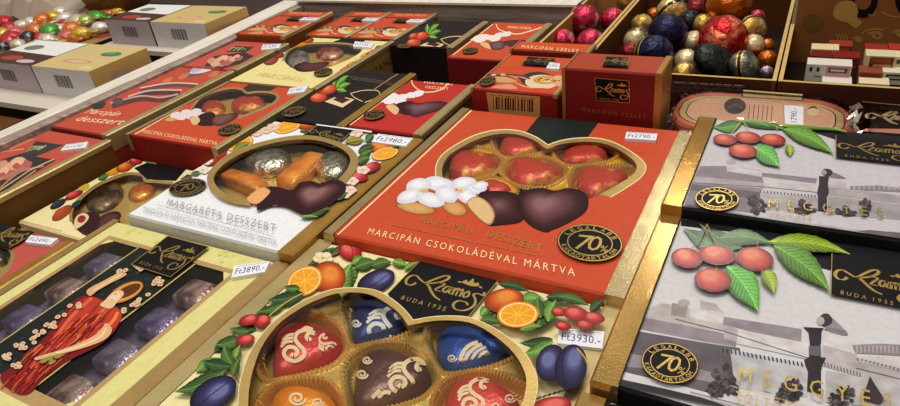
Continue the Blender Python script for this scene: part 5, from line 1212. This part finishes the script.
r = root('sweet_box', (.41, 2.2, TABLE), 'black box with a script brand in crinkled silver cellophane, at the right edge', 'box of chocolates', 'cellophane packs')
m = MB(); o = [(.6, 2.07), (.6, 2.36), (.235, 2.36), (.235, 2.07)]; prism(m, o, TABLE, .0, BLACK, .006)
a = Art('z', .0, m); a.line(P(120, 100, 70), [(862,101.5),(905,105.5)], .7, False); a.logo(P(176, 150, 110), (862,128), (925,133), (868,105), small=True); a.poly(P(206, 140, 120), [(866,128.5),(905,129),(905,134),(862,131)])
m.build('lid', r)
m = MB(); n = 20; vs = []                # crumpled end of its wrapping
for j in range(6):
    for i in range(n):
        t = math.pi*i/(n-1); q = Vector((.205-.05*math.sin(math.pi*j/5)*1.0, 2.07+.29*i/(n-1), -.08+.1*j/5))
        w_ = Vector((mnoise.noise(Vector((i*.9, j*1.3, 1))), mnoise.noise(Vector((i*.9, j*1.3, 5))), mnoise.noise(Vector((i*.9, j*1.3, 9)))))*.035; vs.append(q+w_)
m.add(vs, [(j*n+i, j*n+i+1, (j+1)*n+i+1, (j+1)*n+i) for j in range(5) for i in range(n-1)], SILV, False); m.build('wrapper_end', r)
shell(r, stadium(.235, .6, 2.065, 2.365, .03, 3), -.1, .012, .008, 4.0)

# ================================================================== the neighbouring counter on the left
m = MB(); m.box(-8.0, -3.2, -.1, 6.5, FLOOR, TABLE, wood_d); o = m.build('side_counter'); tag(o, 'dark counter beyond the white rail, under the white cartons and loose sweets', 'counter')
for lab, y0, y1 in (('white card tray under the nearer pair of white cartons', 1.70, 2.24), ('white card tray under the further pair of white cartons', 2.56, 3.05)):
    m = MB(); m.box(-4.3 if y0 < 2 else -4.12, -3.07 if y0 < 2 else -3.14, y0, y1, -.09, -.06, P(222, 212, 196)); m.box(-4.25 if y0 < 2 else -4.1, -3.2 , y0+.06, y1-.03, TABLE, -.09, P(50, 34, 24)); o = m.build('card_tray'); tag(o, lab, 'tray', 'card trays')
m = MB(); m.box(-4.3, -3.46, 1.36, 1.62, TABLE, -.1, KR); m.box(-4.3, -3.46, 1.36, 1.62, -.1, -.095, KRD); tag(m.build('cardboard_box'), 'brown cardboard box at the left edge, under the nearer white tray', 'box')
def carton(lab, x0, x1, y0, y1, fr, top, side, kind):
    r = root('white_carton', ((x0+x1)/2, (y0+y1)/2, -.06), lab, 'carton', 'white cartons beyond the rail')
    m = MB(); m.box(x0, x1, y0, y1, -.06, .1, side); 
    m.add([(x0,y0,-.06),(x1,y0,-.06),(x1,y0,.1),(x0,y0,.1)], [], fr); a = Art('y', y0-.001, m); a.wpoly(fr, [(x0,y0-.001,-.06),(x1,y0-.001,-.06),(x1,y0-.001,.1),(x0,y0-.001,.1)])
    a.wpoly(P(206, 200, 200), [(x0+.02,y0-.0015,.08),(x0+.14,y0-.0015,-.05),(x0+.145,y0-.0015,-.05),(x0+.025,y0-.0015,.08)])
    w = x1-x0; xb = x0+w*.34
    for k in range(11): a.wpoly(P(70, 60, 62) if k % 3 else P(120, 110, 108), [(xb+k*.013,y0-.002,-.005),(xb+k*.013+(.009 if k % 2 else .005),y0-.002,-.005),(xb+k*.013+(.009 if k % 2 else .005),y0-.002,.062),(xb+k*.013,y0-.002,.062)])
    a = Art('z', .1, m); d = y1-y0
    def T(u, v): return (x0+w*u, y0+d*v, .1)
    def ell(mat, u, v, ru, rv): a.wpoly(mat, []) if False else (a.up(), a.wpoly(mat, [T(u+ru*math.cos(t*.524), v+rv*math.sin(t*.524)) for t in range(12)]))
    if kind == 'brown':
        a.wpoly(P(82, 48, 44), [T(0,0),T(1,0),T(1,.42),T(0,.5)]); a.wpoly(P(240, 238, 236), [T(0,.5),T(1,.42),T(1,1),T(0,1)])
        ell(P(170, 70, 56), .4, .22, .2, .1); ell(P(200, 190, 190), .75, .14, .16, .07); ell(P(120, 130, 112), .3, .68, .16, .12)
    else:
        a.wpoly(top, [T(0,0),T(1,0),T(1,1),T(0,1)]); ell(P(206, 150, 110), .5, .3, .24, .08); ell(P(224, 186, 150), .5, .3, .18, .05)
        ell(P(70, 130, 90), .72, .66, .16, .1); ell(P(110, 160, 110), .68, .7, .08, .05); ell(P(226, 206, 160), .82, .12, .1, .05)
    a = Art('x', x1+.001, m)
    if kind != 'brown':
        a.wpoly(P(190, 152, 92), [(x1+.001,y0,-.06),(x1+.001,y1,-.06),(x1+.001,y1,.1),(x1+.001,y0,.1)]); a.up()
        a.wpoly(P(170, 140, 134), [(x1+.002,y0+d*(.42+.2*math.cos(t*.35)),.0+.05*math.sin(t*.35)) for t in range(18)])
    m.build('carton_body', r)
WH = P(226, 222, 222); MAU = P(196, 180, 186)
carton('white carton with barcode and gold top, nearer one by the rail', -3.615, -3.125, 1.85, 2.21, WH, P(214, 190, 130), P(190,152,92), 'gold')
carton('mauve-white carton with brown top, nearer one at the left edge', -4.12, -3.625, 1.85, 2.21, MAU, WH, P(90,60,56), 'brown')
carton('white carton with barcode and gold top, further one by the rail', -3.61, -3.13, 2.64, 3.0, WH, P(212, 184, 120), P(190,152,92), 'gold')
carton('mauve-white carton with brown top, further one beside the loose sweets', -4.05, -3.625, 2.64, 3.0, MAU, WH, P(90,60,56), 'brown')
# loose twist-wrapped sweets
m = MB(); vs = []; NX, NY = 16, 14
def moundz(x, y): return -.14+.12*max(0, 1-((x+4.9)/1.3)**2)*max(0, 1-((y-2.75)/1.1)**2)
m.add([(-6.6+i*.16, 2.26+j*.06, moundz(-6.6+i*.16, 2.26+j*.06)) for j in range(NY) for i in range(NX)], [(j*NX+i, j*NX+i+1, (j+1)*NX+i+1, (j+1)*NX+i) for j in range(NY-1) for i in range(NX-1)], FO((150, 60, 40), (214, 190, 120), 14, .35, .65, .4, .3, .5), True)
o = m.build('wrapped_candy_heap'); tag(o, 'heap of mixed wrapped sweets under the loose ones on the left counter', 'sweets'); o['kind'] = 'stuff'
CC = {'red': (196,40,40), 'yellow': (226,180,50), 'green': (84,160,56), 'lime': (170,186,80), 'cream': (226,206,180), 'dark': (44,40,48), 'orange': (226,120,40), 'pink': (216,110,110), 'white': (232,228,222), 'brown': (120,76,40)}
def candy(label, cx, cy, sz, col, z, an):
    c = at(cx, cy, z); r = sz*depth(c)/F; m = MB(); mat = FO(CC[col], tuple(min(255, int(v*.5+120)) for v in CC[col]), 60, .5, .62, .25, .35, .7)
    Rm = Matrix.Rotation(an, 3, 'Z'); vs = []; n = 12; prof = [(-1.75,.55),(-1.45,.4),(-1.1,.16),(-.95,.5),(-.6,.86),(0,1),(.6,.86),(.95,.5),(1.1,.16),(1.45,.4),(1.75,.55)]
    for j, (x, q) in enumerate(prof):
        for i in range(n):
            t = 2*math.pi*i/n; flat = .3 if abs(x) > 1.3 else .8; k = 1+(.22*((i % 2)*2-1) if abs(x) > 1.3 else .06*math.sin(i*3.1+j))
            vs.append(c+Rm @ Vector((x*r*.62, q*r*.62*math.cos(t)*k, q*r*.62*math.sin(t)*flat*k)))
    m.add(vs, [(j*n+i, j*n+(i+1) % n, (j+1)*n+(i+1) % n, (j+1)*n+i) for j in range(len(prof)-1) for i in range(n)]+[tuple(range(n))[::-1], tuple(range((len(prof)-1)*n, len(prof)*n))], mat, True)
    o = m.build('wrapped_candy'); tag(o, label, 'sweet', 'loose wrapped sweets on the left counter')
random.seed(11)
CL = [(4,22,'red','at the upper left edge'),(10,29,'red','below the bag at the left edge'),(3,34,'yellow','at the left edge of the heap'),(15,34,'pink','beside the yellow one at the left edge'),(28,37,'dark','left of the green one'),(18,45,'cream','in front, near the left cartons'),(8,42,'red','in front at the left edge'),(2,47,'dark','in the front left corner'),(40,38,'red','behind the white carton top'),(35,30,'orange','under the clear bag'),(43,20,'orange','behind the green one, left'),(53,18,'yellow','behind the green one, right'),(50,31,'green','in the middle of the heap'),(59,31,'cream','right of the green one'),(65,25,'red','in the middle, behind the cream one'),(66,19,'white','at the back, beside the orange ones'),(78,22,'cream','at the back centre'),(86,21,'lime','at the back, right of centre'),(97,18,'green','at the back, near the mauve carton'),(82,34,'yellow','in front of the lime one'),(75,38,'orange','front, behind the gold carton'),(68,37,'pink','front, behind the white carton top'),(31,23,'white','under the clear bag, shining'),(61,13,'white','furthest back'),(100,28,'white','beside the mauve carton'),(92,31,'dark','between yellow and mauve carton'),(108,13,'orange','behind the mauve carton, left'),(117,11,'yellow','behind the mauve carton'),(118,4,'white','at the top, right of the bowl'),(128,5,'green','at the top, further right of the bowl'),(137,4,'red','at the top, behind the white card'),(47,40,'cream','in front of the green one'),(22,26,'cream','under the bag at the left'),(72,29,'orange','between red and yellow ones'),(90,13,'brown','under the rim of the bowl'),(12,38,'red','front left, by the dark one')]
for x, y, c, t in CL: candy('%s wrapped sweet %s' % (c, t), x, y, random.uniform(12, 15.5), c, random.uniform(-.04, .0), random.uniform(0, 3.1))
# clear bag and bowl
m = MB(); NX, NY = 18, 12; vs = []
for j in range(NY):
    for i in range(NX):
        x = -6.5+i*.085; y = 3.06+j*.09; h = max(0, math.sin(math.pi*i/(NX-1))*math.sin(math.pi*j/(NY-1)))**.5
        vs.append((x, y, -.08+.26*h+.07*mnoise.noise(Vector((x*5, y*5, 3)))))
m.add(vs, [(j*NX+i, j*NX+i+1, (j+1)*NX+i+1, (j+1)*NX+i) for j in range(NY-1) for i in range(NX-1)], P(186, 168, 150, .25, .15, 12), False); tag(m.build('plastic_bag'), 'crumpled pale plastic bag at the top left behind the loose sweets', 'bag')
m = MB(); c = at(83, 0, .1); n = 28; R0 = 37*depth(c)/F; vs = []; prof = [(.0,-.12),(.55,-.12),(.8,-.06),(.98,.06),(1.05,.2),(1.0,.2),(.92,.08),(.0,.0)]
for q, z in prof:
    for i in range(n): t = 2*math.pi*i/n; vs.append((c.x+R0*q*math.cos(t), c.y+.3+R0*q*math.sin(t), z+.04))
m.add(vs, [(j*n+i, j*n+(i+1) % n, (j+1)*n+(i+1) % n, (j+1)*n+i) for j in range(len(prof)-1) for i in range(n)], WOOD('bowl_wood', (96, 56, 24), (150, 96, 44), 8), True); tag(m.build('wooden_bowl'), 'brown wooden bowl at the top left behind the loose sweets', 'bowl')
# ================================================================== light, sky and camera
sc = bpy.context.scene
w = bpy.data.worlds.new('shop'); sc.world = w; w.use_nodes = True; nt = w.node_tree; bg = nt.nodes['Background']
tc = nt.nodes.new('ShaderNodeTexCoord'); sp_ = nt.nodes.new('ShaderNodeSeparateXYZ'); rp = nt.nodes.new('ShaderNodeValToRGB')
rp.color_ramp.elements[0].position = .0; rp.color_ramp.elements[0].color = (.10, .075, .05, 1)
rp.color_ramp.elements[1].position = 1.0; rp.color_ramp.elements[1].color = (.74, .71, .66, 1)
e = rp.color_ramp.elements.new(.45); e.color = (.34, .31, .26, 1)
nt.links.new(tc.outputs['Generated'], sp_.inputs['Vector']); nt.links.new(sp_.outputs['Z'], rp.inputs['Fac']); nt.links.new(rp.outputs['Color'], bg.inputs['Color'])
bg.inputs['Strength'].default_value = 1.0
def area(name, loc, aim, sx, sy, power, col):
    l = bpy.data.lights.new(name, 'AREA'); l.shape = 'RECTANGLE'; l.size = sx*S; l.size_y = sy*S; l.energy = power; l.color = col
    o = bpy.data.objects.new(name, l); COL.objects.link(o); o.location = Vector(loc)*S
    d = (Vector(aim)-Vector(loc)); o.rotation_euler = d.to_track_quat('-Z', 'Y').to_euler(); return o
area('ceiling_lamp', (-1.2, 3.2, 8), (-1, 1.6, 0), 5, 2.5, 30, (1, .97, .92))
area('ceiling_lamp', (-2.2, -2.0, 7.0), (-1, 1.6, 0), 4, 2, 8, (1, .97, .93))
area('panel_lamp', (-.85, 9.3, 5.4), (-.1, 1.45, 0), 1.5, .35, 3.4, (1, .98, .94)); area('panel_lamp', (-1.8, 7.0, 5.4), (-.28, 1.1, 0), .4, .2, .12, (1, .98, .94))
cam = bpy.data.cameras.new('camera'); co = bpy.data.objects.new('camera', cam); COL.objects.link(co)
cam.sensor_width = 36; cam.lens = F*36/900; cam.clip_start = .01
M = Matrix((RT, UP, -FW)).transposed(); co.matrix_world = Matrix.Translation(EYE*S) @ M.to_4x4()
sc.camera = co
sc.view_settings.view_transform = 'Standard'; sc.view_settings.look = 'None'; sc.view_settings.gamma = 1; sc.view_settings.use_curve_mapping = False
sc.view_settings.exposure = -0.26
for o in bpy.data.objects:
    for k_ in ('_o', '_c'):
        if k_ in o: del o[k_]
